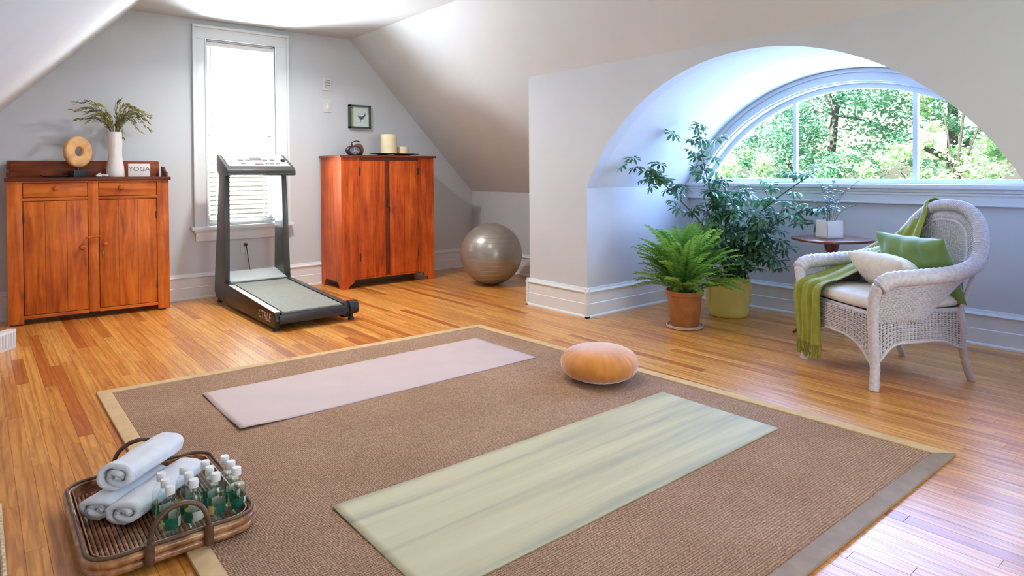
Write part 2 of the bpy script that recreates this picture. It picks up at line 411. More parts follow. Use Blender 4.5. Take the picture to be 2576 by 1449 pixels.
# ------------------------------------------------------------------ floor with strip planks
RUG = [(0.470, 3.960), (2.859, 3.867), (2.971, .868), (.470, .880)]
fl = struct(MB().box((XL-.1, YR-.1, -.12), (XW+.1, YB+.12, -.014)).build('floor', M['iron']))
def proj(p):
    d = Vector(p)-Vector((0,0,CAM_H)); z = d.dot(fw)
    if z < .15: return None
    return (1288+F_PX*d.dot(rt)/z, PY-F_PX*d.dot(up)/z)
def in_rug(x, y): return .5 < x < 2.86+(3.87-y)*.037 and .9 < y < 3.88
PW = .0575
rows = []
rr = random.Random(3)
x = XL
while x < XW:
    y = YR+rr.uniform(-1, 0)
    x1 = min(x+PW, XW)
    while y < YB:
        L = rr.uniform(.55, 1.7); a, b = max(y, YR), min(y+L, YB)
        if x > XK: b = min(b, YD+.01)
        if b-a > .03: rows.append((x, x1, a, b))
        y += L
    x += PW
def visible_size(q):
    x0, x1, a, b = q; s = 0; n = 14
    for i in range(n):
        yy = a+(b-a)*(i+.5)/n; xx = (x0+x1)/2
        if in_rug(xx, yy): continue
        if yy > 4.2 and xx > 3.66 and False: continue
        if yy < YD2 and xx > XA: continue
        if YD < yy < YA and xx > XA: continue
        p = proj((xx, yy, 0)); p2 = proj((x1, yy, 0)); p3 = proj((xx, yy+(b-a)/n, 0))
        if p and p2 and p3 and -20 < p[0] < 2596 and 0 < p[1] < 1470:
            s += abs((p2[0]-p[0])*2*(p3[1]-p[1])-(p2[1]-p[1])*2*(p3[0]-p[0]))
    return s
rows = [r for r in rows if not (r[0] > XA+.05 and (r[3] < YD2-.02 or (r[2] > YD+.02 and r[3] < YA)))]
sized = sorted(rows, key=visible_size, reverse=True)
def plank_mb(mb, x0, x1, a, b, cx=0, cy=0):
    g = .0002; c = .0007
    X0, X1, A, B = x0+g-cx, x1-g-cx, a+g-cy, b-g-cy
    mb.add([(X0,A,-.016),(X1,A,-.016),(X1,B,-.016),(X0,B,-.016),(X0,A,-c),(X1,A,-c),(X1,B,-c),(X0,B,-c),
            (X0+c,A+c,0),(X1-c,A+c,0),(X1-c,B-c,0),(X0+c,B-c,0)],
           [(0,3,2,1),(0,1,5,4),(1,2,6,5),(2,3,7,6),(3,0,4,7),(4,5,9,8),(5,6,10,9),(6,7,11,10),(7,4,8,11),(8,9,10,11)])
    return mb
for q in sized[:300]:
    x0, x1, a, b = q; cx, cy = (x0+x1)/2, (a+b)/2
    me = bpy.data.meshes.new('plank'); mb = plank_mb(MB(), x0, x1, a, b, cx, cy)
    me.from_pydata(mb.v, [], mb.f); me.materials.append(M['floor'])
    o = bpy.data.objects.new('plank', me); C.objects.link(o); o.location = (cx, cy, 0); o.parent = fl
mb = MB()
for q in sized[300:]: plank_mb(mb, *q)
tag(mb.build('plank_field', M['floor'], fl), kind='stuff')

# ------------------------------------------------------------------ walls and ceilings
WX0, WX1, WZ0, WZ1 = 1.655, 2.286, .655, 2.375       # blind window opening
def gable(x):                                        # ceiling height over x
    if x < XLE: return ZC-(XLE-x)*(ZC-ZL)/(XLE-XL)
    if x > XRI: return ZC-(x-XRI)*(ZC-ZK)/(XK-XRI)
    return ZC
wb = MB()
def wallpoly(pts, off, mb): mb.prism(pts, off)
Y = YB
wallpoly([(XL,Y,0),(WX0,Y,0),(WX0,Y,ZC),(XLE,Y,ZC),(XL,Y,ZL)], (0,T,0), wb)
wallpoly([(WX1,Y,0),(XK,Y,0),(XK,Y,ZK),(XRI,Y,ZC),(WX1,Y,ZC)], (0,T,0), wb)
wallpoly([(WX0,Y,0),(WX1,Y,0),(WX1,Y,WZ0),(WX0,Y,WZ0)], (0,T,0), wb)
wallpoly([(WX0,Y,WZ1),(WX1,Y,WZ1),(WX1,Y,ZC),(WX0,Y,ZC)], (0,T,0), wb)
struct(wb.build('wall_back', M['wall']))
RX0, RX1, RZ0, RZ1 = .9, 3.2, .5, 2.0                # opening added behind the camera for the fill light
wr = MB(); Y = YR
wallpoly([(XL,Y,0),(RX0,Y,0),(RX0,Y,gable(RX0)),(XL,Y,ZL)], (0,-T,0), wr)
wallpoly([(RX1,Y,0),(XK,Y,0),(XK,Y,ZK),(RX1,Y,gable(RX1))], (0,-T,0), wr)
wallpoly([(RX0,Y,0),(RX1,Y,0),(RX1,Y,RZ0),(RX0,Y,RZ0)], (0,-T,0), wr)
wallpoly([(RX0,Y,RZ1),(RX1,Y,RZ1),(RX1,Y,gable(RX1)),(XRI,Y,ZC),(XLE,Y,ZC),(RX0,Y,gable(RX0))], (0,-T,0), wr)
struct(wr.build('wall_rear', M['wall']))
struct(MB().prism([(XK,YA,0),(XK,YB,0),(XK,YB,ZK),(XK,YA,ZK)], (T,0,0)).build('wall_right_knee', M['wall']))
struct(MB().prism([(XL,YR,0),(XL,YB,0),(XL,YB,ZL),(XL,YR,ZL)], (-T,0,0)).build('wall_left', M['wall']))
struct(MB().prism([(XLE,YR,ZC),(XLE,YB,ZC),(XRI,YB,ZC),(XRI,YR,ZC)], (0,0,T)).build('ceiling', M['ceil']))
nl = Vector((-(ZC-ZL), 0, XLE-XL)).normalized()*T
struct(MB().prism([(XL,YR,ZL),(XL,YB,ZL),(XLE,YB,ZC),(XLE,YR,ZC)], nl).build('ceiling_slope_left', M['ceil']))
nr = Vector((ZC-ZK, 0, XK-XRI)).normalized()*T
s = MB(); s.prism([(XRI,YR,ZC),(XRI,YB,ZC),(XA,YB,ZS),(XA,YR,ZS)], nr)
s.prism([(XA,YA,ZS),(XA,YB,ZS),(XK,YB,ZK),(XK,YA,ZK)], nr)
struct(s.build('ceiling_slope_right', M['ceil']))
# arched wall: built as strips around the opening
aw = MB(); top = arc(AR, SP, 72)      # far side (large y) first
aw.prism([(XA,YR,0),(XA,YD2,0)]+[(XA,max(y,YD2),z) for y, z in top[::-1]]+[(XA,YD,0),(XA,YA,0),(XA,YA,ZS),(XA,YR,ZS)], (T,0,0))
struct(aw.build('wall_right_arched', M['wall'], merge=False))
struct(MB().prism([(XA+T,YA,0),(XK+T,YA,0),(XK+T,YA,1.0),(XA+T,YA,ZS)], (0,-T,0)).build('wall_return', M['wall']))
# dormer
struct(MB().prism([(XA+.001,YD,0),(XW+T,YD,0),(XW+T,YD,SP),(XA+.001,YD,SP)], (0,T,0)).build('wall_dormer_left', M['wall']))
struct(MB().prism([(XA+.001,YD2,0),(XW+T,YD2,0),(XW+T,YD2,SP),(XA+.001,YD2,SP)], (0,-T,0)).build('wall_dormer_right', M['wall']))
struct(MB().prism([(XW,YD2,0),(XW,YD,0),(XW,YD,SP),(XW,YD2,SP)], (T,0,0)).build('wall_dormer_window', M['wall']))
def ring(mb, R0, R1, x0, x1, z0, n=72):
    a, b = arc(R0, z0, n), arc(R1, z0, n); o = len(mb.v)
    for i in range(n+1): mb.v += [(x0,)+a[i], (x1,)+a[i], (x1,)+b[i], (x0,)+b[i]]
    for i in range(n):
        for k in range(4): mb.f.append((o+i*4+k, o+i*4+(k+1) % 4, o+i*4+4+(k+1) % 4, o+i*4+4+k))
    mb.f.append((o, o+1, o+2, o+3)); mb.f.append((o+n*4+3, o+n*4+2, o+n*4+1, o+n*4))
bar = MB(); ring(bar, AR+.0005, AR+T, XA+.004, XW+.10, SP)
struct(bar.build('ceiling_dormer_barrel', M['ceil'], smooth=True, sharp=50))

# baseboards (cap, upper fascia, lower fascia, shoe)
def baseboard(name, p, q, nrm, ends=(0,0)):
    """board along p->q (xy), nrm points into the room"""
    p, q, n = Vector(p+(0,)), Vector(q+(0,)), Vector(nrm+(0,))
    d = (q-p).normalized(); p = p-d*ends[0]; q = q+d*ends[1]
    prof = [(0,0),(.028,0),(.028,.010),(.022,.018),(.018,.020),(.018,.105),(.014,.110),(.014,.190),(.024,.194),(.026,.200),(.022,.206),(.012,.214),(.008,.228),(0,.230)]
    base = struct(MB().prism([p+n*a+Vector((0,0,z)) for a, z in prof], q-p).build(name, M['trim']))
    return base
baseboard('baseboard_back', (XL,YB), (XK,YB), (0,-1))
baseboard('baseboard_right_knee', (XK,YA), (XK,YB), (-1,0))
baseboard('baseboard_arched', (XA,YD), (XA,YA), (-1,0), (.028,.028))
baseboard('baseboard_return', (XA,YA), (XK,YA), (0,1), (.028,0))
baseboard('baseboard_dormer_left', (XA,YD), (XW,YD), (0,-1), (.028,0))
baseboard('baseboard_dormer_window', (XW,YD2), (XW,YD), (-1,0))
baseboard('baseboard_dormer_right', (XA,YD2), (XW,YD2), (0,1))
baseboard('baseboard_arched_near', (XA,YR), (XA,YD2), (-1,0))
baseboard('baseboard_left', (XL,YR), (XL,YB), (1,0))

# ------------------------------------------------------------------ arched window
w1 = struct(MB().box((XW-.055, YD2, SP-.002), (XW+.10, YD, SP+.028)).build('window_1', M['trim'], bevel=.004))
Z0 = SP+.028
mb = MB(); ring(mb, 1.445, 1.534, XW-.018, XW+.02, Z0)
mb.build('casing', M['trim'], w1, merge=True, smooth=True)
mb = MB(); ring(mb, 1.505, 1.534, XW-.034, XW-.018, Z0)
mb.build('casing_back_band', M['trim'], w1, merge=True, smooth=True)
mb = MB(); ring(mb, 1.445, 1.458, XW-.028, XW-.018, Z0)
mb.build('casing_bead', M['trim'], w1, merge=True, smooth=True)
mb = MB(); ring(mb, 1.435, 1.447, XW+.0, XW+.10, Z0); mb.build('jamb', M['trim'], w1, merge=True, smooth=True)
mb = MB(); ring(mb, 1.395, 1.437, XW+.07, XW+.10, Z0); mb.build('sash', M['trim'], w1, merge=True, smooth=True)
yb2 = math.sqrt(1.40**2-(Z0-AZ)**2)
MB().box((XW+.07, AC-yb2-.03, Z0-.002), (XW+.10, AC+yb2+.03, Z0+.034)).build('bottom_rail', M['trim'], w1, bevel=.003)
for sy in (1, -1):
    yc = AC+sy*.432; zt = AZ+math.sqrt(1.40**2-(yc-AC)**2)
    MB().box((XW+.068, yc-.016, Z0+.03), (XW+.102, yc+.016, zt)).build('mullion', M['trim'], w1, bevel=.004)
for y0, y1 in ((AC+.445, AC+yb2), (AC-.42, AC+.42), (AC-yb2, AC-.445)):
    n = 16; pts = [(XW+.085, y0, Z0+.03), (XW+.085, y1, Z0+.03)]
    pts += [(XW+.085, y1+(y0-y1)*i/n, AZ+math.sqrt(max(1.40**2-(y1+(y0-y1)*i/n-AC)**2, (Z0+.03-AZ)**2))) for i in range(n+1)]
    MB().prism(pts, (.004,0,0)).build('pane', M['glass'], w1)
# stool moulding and apron under the arched window
tr = struct(MB().box((XW-.022, YD2+.001, .900), (XW, YD-.001, SP)).build('trim_1', M['trim'], bevel=.002))
MB().box((XW-.036, YD2+.001, .975), (XW, YD-.001, SP-.001)).build('cove', M['trim'], tr, bevel=.008)
MB().box((XW-.030, YD2+.001, .957), (XW, YD-.001, .975)).build('bead', M['trim'], tr, bevel=.006)
MB().box((XW-.028, YD2+.001, .893), (XW, YD-.001, .906)).build('lower_bead', M['trim'], tr, bevel=.004)

# ------------------------------------------------------------------ blind window in the back wall
w2 = struct(MB().box((1.505, YB-.075, .622), (2.437, YB+.10, .655)).build('window_2', M['trim'], bevel=.005))
MB().box((1.548, YB-.024, .520), (2.402, YB, .622)).build('apron', M['trim'], w2, bevel=.003)
MB().box((1.530, YB-.045, .600), (2.420, YB, .622)).build('apron_cove', M['trim'], w2, bevel=.008)
for x0, x1 in ((1.536, WX0), (WX1, 2.416)):
    cs = MB().box((x0, YB-.022, .655), (x1, YB, WZ1)).build('side_casing', M['trim'], w2, bevel=.003)
    o0 = x0 if x0 < 1.6 else x1-.022
    MB().box((o0-.001, YB-.040, .655), (o0+.023, YB, 2.474)).build('back_band', M['trim'], cs, bevel=.005)
    o0 = x1-.014 if x0 < 1.6 else x0
    MB().box((o0, YB-.030, .655), (o0+.014, YB, WZ1-.001)).build('bead', M['trim'], cs, bevel=.004)
hc = MB().box((1.536, YB-.022, WZ1), (2.416, YB, 2.50)).build('head_casing', M['trim'], w2, bevel=.003)
MB().box((1.535, YB-.041, 2.475), (2.417, YB, 2.501)).build('back_band', M['trim'], hc, bevel=.005)
MB().box((WX0, YB-.030, WZ1), (WX1, YB, WZ1+.014)).build('bead', M['trim'], hc, bevel=.004)
for a, b in (((WX0, YB, .655), (WX0+.012, YB+T, WZ1)), ((WX1-.012, YB, .655), (WX1, YB+T, WZ1)), ((WX0, YB, WZ1-.012), (WX1, YB+T, WZ1))):
    MB().box(a, b).build('jamb', M['trim'], w2)
for z0, z1, yy in ((.665, 1.53, YB+.085), (1.50, WZ1-.012, YB+.105)):
    s = MB(); a, b = WX0+.012, WX1-.012
    s.box((a, yy, z0), (a+.035, yy+.02, z1)); s.box((b-.035, yy, z0), (b, yy+.02, z1)); s.box((a, yy, z0), (b, yy+.02, z0+.04)); s.box((a, yy, z1-.035), (b, yy+.02, z1))
    sh = s.build('sash', M['trim'], w2)
    MB().box((a+.035, yy+.008, z0+.04), (b-.035, yy+.012, z1-.035)).build('pane', M['glass'], sh)
bl = thing('window_blind', 'white horizontal slat blind lowered inside the tall back window', 'blind', (0, 0, 0))
BY = YB+.045
MB().box((WX0+.014, BY-.028, WZ1-.055), (WX1-.014, BY+.03, WZ1-.014)).build('head_rail', M['white'], bl, bevel=.004)
sm = None
ns = 38; zt, zb = WZ1-.075, .690
for i in range(ns):
    z = zt+(zb-zt)*i/(ns-1)
    if sm is None:
        k = MB()
        k.grid(lambda u, v: (WX0+.018+(WX1-WX0-.036)*u, (v-.5)*.050*math.cos(.66), -(v-.5)*.050*math.sin(.66)+.003*(1-(2*v-1)**2)), 1, 4)
        so = k.build('slat', M['slat'], bl, loc=(0, BY, z), smooth=True, solid=.002); sm = so
    else:
        so = sm.copy(); C.objects.link(so); so.location = (0, BY, z); so.parent = bl
MB().box((WX0+.018, BY-.02, .660), (WX1-.018, BY+.02, .676)).build('bottom_rail', M['white'], bl, bevel=.003)
for x in (WX0+.10, WX1-.10):
    for dy in (-.024, .024):
        MB().tube([(x, BY+dy, WZ1-.05), (x, BY+dy, .67)], .0016, 5).build('ladder_cord', M['white'], bl)
MB().tube([(WX0+.045, BY-.035, WZ1-.06), (WX0+.045, BY-.036, 1.25)], .004, 6).build('tilt_wand', M['white'], bl)

# unseen window frame added around the fill light behind the camera
w3 = MB(); a, b = RX0, RX1
w3.box((a-.1, YR, RZ0-.1), (a, YR+.02, RZ1+.1)); w3.box((b, YR, RZ0-.1), (b+.1, YR+.02, RZ1+.1)); w3.box((a, YR, RZ1), (b, YR+.02, RZ1+.1)); w3.box((a, YR, RZ0-.1), (b, YR+.03, RZ0))
w3o = struct(w3.build('added_rear_window', M['trim']))
for k in range(1, 3): MB().box((a+(b-a)*k/3-.02, YR-.06, RZ0), (a+(b-a)*k/3+.02, YR-.03, RZ1)).build('mullion', M['trim'], w3o)

# recessed ceiling lights: only the first is real, two are added fill
for i, (x, y) in enumerate(((2.03, 5.215), (2.03, 2.9), (2.03, .6))):
    t = thing('recessed_light', ['white recessed ceiling light at the top edge, above the treadmill', 'added white recessed fill light over the rug', 'added white recessed fill light above the camera side of the room'][i], 'light', (x, y, ZC))
    MB().lathe([(.062, 0), (.085, -.006), (.088, -.002), (.088, 0)], 28).build('trim_ring', M['white'], t, smooth=True)
    MB().lathe([(.0, -.001), (.060, -.001)], 24).build('lens', M['lamp'], t)
    l = light('recessed_lamp', 'AREA', (x, y, ZC-.02), (0, 0, -1), (34, 12, 6)[i], (1, .97, .95), .12, spread=150)

# ------------------------------------------------------------------ rug and mats
rug = thing('area_rug', 'large brown woven sisal rug with cloth binding, under the yoga mats', 'rug')
cx = sum(p[0] for p in RUG)/4; cy = sum(p[1] for p in RUG)/4
def inset(poly, d):
    out = []; n = len(poly)
    for i in range(n):
        p0, p1, p2 = Vector(poly[i-1]), Vector(poly[i]), Vector(poly[(i+1) % n])
        a = (p1-p0).normalized(); b = (p2-p1).normalized()
        na = Vector((a.y, -a.x)); nb = Vector((b.y, -b.x)); m = (na+nb); m = m/(m.dot(na))
        out.append(tuple(p1+m*d))
    return out
IN = inset(RUG, .062); OUT = RUG
MB().prism([(x, y, .001) for x, y in inset(RUG, .05)], (0, 0, .0075)).build('woven_field', M['sisal'], rug)
for i in range(4):
    j = (i+1) % 4
    pts = [OUT[i], OUT[j], IN[j], IN[i]]
    m = M['binding_tan'] if i in (0, 3) else (M['binding_grey'] if i == 2 else M['binding_tan'])
    b = MB().prism([(x, y, .0005) for x, y in pts], (0, 0, .0135)).build('binding_strip', m, rug, bevel=.003)
    if i == 2: b['label'] = 'taupe binding of the near edge'
def yoga(name, label, x0, x1, y0, y1, mat, z, curl, skew=0):
    def fn(u, v):
        x = x0+(x1-x0)*u; y = y0+(y1-y0)*v+skew*u
        h = .0012*(noise.noise(Vector((x*5, y*5, 3)))+.5)
        for cu, cv, a in curl: h += a*math.exp(-((u-cu)*9)**2-((v-cv)*3.2)**2)
        return (x-x0, y-y0, max(h, 0))
    k = MB().grid(fn, 60, 24)
    o = k.build(name, mat, None, loc=(x0, y0, z+.003), smooth=True, sharp=0)
    md = o.modifiers.new('s', 'SOLIDIFY'); md.thickness = .0045; md.offset = 1
    return tag(o, label, 'yoga mat')
yoga('yoga_mat', 'pale mauve pink yoga mat nearer the treadmill, its left corner slightly curled', .881, 2.607, 2.949, 3.562, M['pinkmat'], .0095, [(0, 0, .010), (0, 1, .006)])
yoga('yoga_mat', 'sage green yoga mat with grey streaks, nearest the camera', .911, 2.680, 1.447, 2.066, M['greenmat'], .0095, [(0, 1, .004)])

# second rug at the lower left edge
r2 = thing('small_rug', 'corner edge of an olive brown rug with cream binding, at the lower left', 'rug')
MB().prism([(-.5, 1.2, .001), (.045, 1.2, .001), (.045, 2.82, .001), (-.5, 2.82, .001)], (0, 0, .010)).build('pile', simple('olive_tweed', (120, 98, 50), .9, var=.4, scale=70, bmp=.6, bscale=220), r2)
MB().tube([(.050, 1.2, .008), (.050, 2.825, .008), (-.5, 2.825, .008)], .008, 6, rfun=lambda i, a: 1).build('binding', simple('cream_binding', (206, 186, 150), .8, var=.2, scale=90), r2)

# ------------------------------------------------------------------ left cabinet (jelly cupboard)
cab = thing('pine_cabinet', 'old orange pine cupboard with two drawers and two doors, at the left', 'cabinet', (.727, 6.245, 0), math.radians(-3))
W2, D2 = .541, .135
b = MB()
b.box((-W2, -D2+.018, .04), (-W2+.02, D2, 1.088)); b.box((W2-.02, -D2+.018, .04), (W2, D2, 1.088)); b.box((-W2, D2-.012, .04), (W2, D2, 1.088)); b.box((-W2+.02, -D2+.02, .05), (W2-.02, D2-.012, .07))
b.build('carcass', M['pine'], cab)
for x0, x1 in ((-W2, -.445), (-.030, .040), (.452, W2)):
    MB().box((x0, -D2, .012 if abs(x0) > .4 or x0 > .4 else .05), (x1, -D2+.02, 1.088)).build('stile', M['pine'], cab, bevel=.002)
for x0, x1 in ((-.445, -.030), (.040, .452)):
    for z0, z1 in ((.045, .070), (.938, .962), (1.076, 1.088)):
        MB().box((x0, -D2+.0005, z0), (x1, -D2+.02, z1)).build('rail', M['pineh'], cab, bevel=.001)
def knob(parent, x, y, z, r, mat):
    prof = [(r*.45, 0), (r*.4, .006), (r*.5, .010), (r*.95, .014), (r, .020), (r*.8, .027), (r*.3, .030), (0, .0305)]
    k = MB().lathe(prof, 18).build('knob', mat, parent, loc=(x, y, z), rot=(PI/2, 0, 0), smooth=True); return k
for x0, x1 in ((-.445, -.030), (.040, .452)):
    d = MB().box((x0+.004, -D2+.001, .966), (x1-.004, -D2+.019, 1.073)).build('drawer', M['pineh'], cab, bevel=.002)
    knob(d, (x0+x1)/2+(.0 if x0 < 0 else -.05), -D2+.001, 1.030, .021, M['pineh'])
for x0, x1, kx in ((-.445, -.030, -.070), (.040, .452, .082)):
    d = MB().box((x0+.004, -D2+.001, .074), (x1-.004, -D2+.019, .934)).build('door', M['pine'], cab, bevel=.002)
    for g in (.33, .66):
        xg = x0+(x1-x0)*g
        MB().box((xg-.0012, -D2+.0002, .08), (xg+.0012, -D2+.0014, .928)).build('board_joint', M['pinedark'], d)
    knob(d, kx, -D2+.001, .565 if x0 < 0 else .585, .020, M['pineh'])
    for z in (.22, .80):
        hx = x0+.004 if x0 < 0 else x1-.004
        MB().box((hx-.006, -D2-.003, z-.03), (hx+.006, -D2+.004, z+.03)).build('hinge', M['iron'], d, bevel=.002)
MB().box((.058, -D2-.002, .470), (.072, -D2+.002, .530)).build('lock_plate', M['brass'], cab, bevel=.002)
lt = MB().tube([(-.040, -D2-.022, .640), (.050, -D2-.022, .648)], .007, 10).build('turn_latch', M['pineh'], cab)
for x in (-.040, .010, .050): MB().tube([(x, -D2, .642), (x, -D2-.026, .642)], .005, 8).build('latch_pin', M['pineh'], lt)
MB().tube([(.004, -D2, .60), (.004, -D2-.012, .60)], .006, 8).build('peg', M['pineh'], cab)
MB().box((-W2-.012, -D2-.016, 1.088), (W2+.016, D2, 1.116)).build('top', M['pinetop'], cab, bevel=.006)
k = MB().prism([(-W2, D2-.018, 1.116), (W2-.035, D2-.018, 1.116), (W2-.035, D2-.018, 1.244), (W2-.045, D2-.018, 1.250), (-W2, D2-.018, 1.250)], (0, .018, 0))
k.build('backsplash', M['pineback'], cab, bevel=.002)
MB().prism([(W2-.018, -D2, 1.116), (W2-.018, D2, 1.116), (W2-.018, D2, 1.205), (W2-.018, .03, 1.200), (W2-.018, -.02, 1.165), (W2-.018, -D2+.02, 1.150)], (.018, 0, 0)).build('side_gallery', M['pinetop'], cab, bevel=.002)
MB().prism([(-W2, -D2, 1.116), (-W2, D2, 1.116), (-W2, D2, 1.250), (-W2, .03, 1.225), (-W2, -.02, 1.175), (-W2, -D2+.02, 1.150)], (.018, 0, 0)).build('side_gallery', M['pinetop'], cab, bevel=.002)
for x in (-W2+.03, W2-.05):
    for y in (-D2+.03, D2-.04): MB().box((x-.02, y-.02, 0), (x+.02, y+.02, .045)).build('foot', M['iron'], cab)

# ------------------------------------------------------------------ right cabinet
cb = thing('pine_wardrobe', 'red brown pine cupboard with plank doors and bracket feet, right of the treadmill', 'cabinet', (3.263, 6.165, 0))
W2, D2 = .527, .240
def side(x):
    return [(x, -D2+.0192, 0), (x, -D2+.055, 0), (x, -D2+.075, .045), (x, -D2+.11, .07), (x, D2-.11, .07), (x, D2-.075, .045), (x, D2-.055, 0), (x, D2, 0), (x, D2, 1.290), (x, -D2+.0192, 1.290)]
MB().prism(side(-W2), (.02, 0, 0)).build('side_panel', M['pine2'], cb)
MB().prism(side(W2-.02), (.02, 0, 0)).build('side_panel', M['pine2'], cb)
b = MB(); b.box((-W2+.02, D2-.015, .07), (W2-.02, D2, 1.29)); b.box((-W2+.02, -D2+.03, .075), (W2-.02, D2-.015, .095)); b.build('carcass', M['pinedark'], cb)
y0 = -D2-.001
MB().prism([(-W2, y0, 0), (-W2+.07, y0, 0), (-W2+.085, y0, .035), (-W2+.12, y0, .05), (-W2+.135, y0, .082), (-.333+.0, y0, .085), (-.333, y0, 1.290), (-W2, y0, 1.290)], (0, .02, 0)).build('front_board', M['pine2'], cb)
MB().prism([(W2, y0, 0), (W2, y0, 1.290), (.337, y0, 1.290), (.337, y0, .085), (W2-.135, y0, .082), (W2-.12, y0, .05), (W2-.085, y0, .035), (W2-.07, y0, 0)], (0, .02, 0)).build('front_board', M['pine2'], cb)
MB().box((-.046, y0+.006, .085), (-.002, y0+.02, 1.290)).build('center_batten', M['pinedark'], cb, bevel=.002)
MB().box((-.333, y0+.004, 1.262), (.337, y0+.02, 1.290)).build('top_rail', M['pine2top'], cb)
MB().box((-.333, y0+.002, .085), (.337, y0+.02, .098)).build('bottom_rail', M['pine2'], cb)
for x0, x1 in ((-.331, -.049), (.001, .335)):
    d = MB().box((x0, y0, .100), (x1, y0+.018, 1.260)).build('door', M['pine2'], cb, bevel=.0025)
    n = 2
    for g in range(1, n):
        xg = x0+(x1-x0)*g/n
        MB().box((xg-.001, y0-.0006, .104), (xg+.001, y0+.001, 1.256)).build('board_joint', M['pinedark'], d)
    for z in (.30, 1.15):
        hx = x0 if x0 < -.1 else x1
        MB().box((hx-.008, y0-.003, z-.04), (hx+.008, y0+.003, z+.04)).build('hinge', M['iron'], d, bevel=.002)
kb = knob(cb, -.024, y0+.004, .80, .013, M['iron'])
MB().box((-.034, y0, .84), (-.014, y0+.008, .88)).build('latch', M['iron'], cb, bevel=.002)
MB().box((-W2-.022, -D2-.022, 1.290), (W2+.022, D2, 1.312)).build('top', M['pine2top'], cb, bevel=.006)

# ------------------------------------------------------------------ treadmill
tm = thing('treadmill', 'black treadmill with upright frame and grey belt, before the tall window', 'treadmill', (1.928, 5.42, 0))
LX, RX = -.285, .285      # local half width
Y0, Y1 = -.765, .765      # near (roller) end, far end
def zt(y): return .135+(y-Y0)/(Y1-Y0)*.075
for sx in (-1, 1):
    xo = sx*.285; xi = sx*.245
    a, b_ = min(xo, xi), max(xo, xi)
    MB().prism([(a, Y0+.03, .022), (a, Y0+.0, .075), (a, Y0+.02, zt(Y0)), (a, Y1-.05, zt(Y1)), (a, Y1, .19), (a, Y1+.01, .09), (a, Y1-.05, .04), (a, Y1-.2, .028)], (b_-a, 0, 0)).build('side_rail', M['black'], tm, bevel=.006)
ang = math.atan(.075/(Y1-Y0))
def deck(name, x0, x1, y0, y1, z0, z1, mat, bev=.002):
    o = MB().box((x0, y0, z0), (x1, y1, z1)).build(name, mat, tm, bevel=bev)
    o.location = (0, 0, .135-Y0*math.tan(ang)); o.rotation_euler = (ang, 0, 0); return o
deck('foot_strip', -.283, -.238, Y0+.03, Y1-.40, -.004, .004, M['alu'])
deck('foot_strip', .238, .283, Y0+.03, Y1-.40, -.004, .004, M['charcoal'])
deck('deck', -.245, .245, Y0+.05, Y1-.03, -.05, -.006, M['black'])
deck('running_belt', -.225, .225, Y0+.015, Y1-.36, -.03, .003, M['belt'], .006)
# front cover between the uprights
o = MB().prism([(-.243, Y1-.345, .165), (-.243, Y1-.33, .212), (-.243, Y1-.06, .262), (-.243, Y1+.01, .21), (-.243, Y1-.02, .08), (-.243, Y1-.3, .08)], (.486, 0, 0)).build('motor_cover', M['panelgrey'], tm, bevel=.01)
MB().box((-.243, Y1-.375, .150), (.243, Y1-.350, .206)).build('front_bar', M['charcoal'], tm, bevel=.004)
# rear roller and end caps
MB().tube([(-.235, Y0+.035, .100), (.235, Y0+.035, .100)], .034, 20).build('roller', M['rubber'], tm, smooth=True)
MB().box((-.26, Y0-.005, .052), (.26, Y0+.03, .118)).build('rear_cover', M['black'], tm, bevel=.012)
MB().tube([(.285, Y0+.040, .098), (.355, Y0+.040, .098)], .052, 24).build('end_cap', M['black'], tm, smooth=True)
for x, y, h in ((-.262, Y0+.06, .04), (.315, Y0+.05, .06), (-.262, Y1-.08, .05), (.262, Y1-.08, .05)):
    MB().lathe([(.024, 0), (.024, .01), (.018, .02), (.016, h)], 16).build('foot', M['rubber'], tm, loc=(x, y, 0), smooth=True)
# uprights: tall tapering panels
for sx in (-1, 1):
    xb, xt = sx*.286, sx*.268
    lo = [.450, .765]; hi = [.485, .650]
    zt0, zt1 = .17, 1.16
    thick = .050
    v = []
    for (yy, z, x) in ((lo[0], zt0, xb), (lo[1], zt0, xb), (hi[1], zt1, xt), (hi[0], zt1, xt)):
        v.append((x, yy, z))
    for (yy, z, x) in ((lo[0]+.03, zt0, xb-sx*thick), (lo[1]-.03, zt0, xb-sx*thick), (hi[1], zt1, xt-sx*.045), (hi[0], zt1, xt-sx*.045)):
        v.append((x, yy, z))
    up_ = MB().add(v, [(0,1,2,3), (4,7,6,5), (0,3,7,4), (1,5,6,2), (3,2,6,7), (0,4,5,1)]).build('upright', M['charcoal'], tm, bevel=.008)
# console
cs = MB(); 
prof = [(.690, 1.290), (.665, 1.305), (.400, 1.190), (.372, 1.165), (.378, 1.118), (.62, 1.118), (.69, 1.17)]
con = MB().prism([(-.278, y, z) for y, z in prof], (.590, 0, 0)).build('console', M['charcoal'], tm, bevel=.007)
sl = math.atan2(1.305-1.190, .265)
mt = Matrix.Translation((.017, .5325, 1.2485)) @ Matrix.Rotation(sl, 4, 'X') @ Matrix.Diagonal((.88, 1.08, 1, 1))
def cbx(name, x0, x1, y0, y1, h, mat):
    return MB().box((x0, y0, 0), (x1, y1, h), mat=mt).build(name, mat, con)
cbx('display_panel', -.305, .300, -.115, .120, .004, M['panelgrey'])
cbx('display', -.055, .055, .010, .060, .007, M['charcoal'])
for x in (-.155, -.085, .085, .160): cbx('button', x-.024, x+.024, .0, .020, .008, M['ink'])
for x in (-.155, .08, .13, .19): cbx('button', x-.018, x+.018, -.075, -.055, .008, M['ink'])
cbx('red_button', -.04, .04, -.085, -.06, .008, M['redprint'])
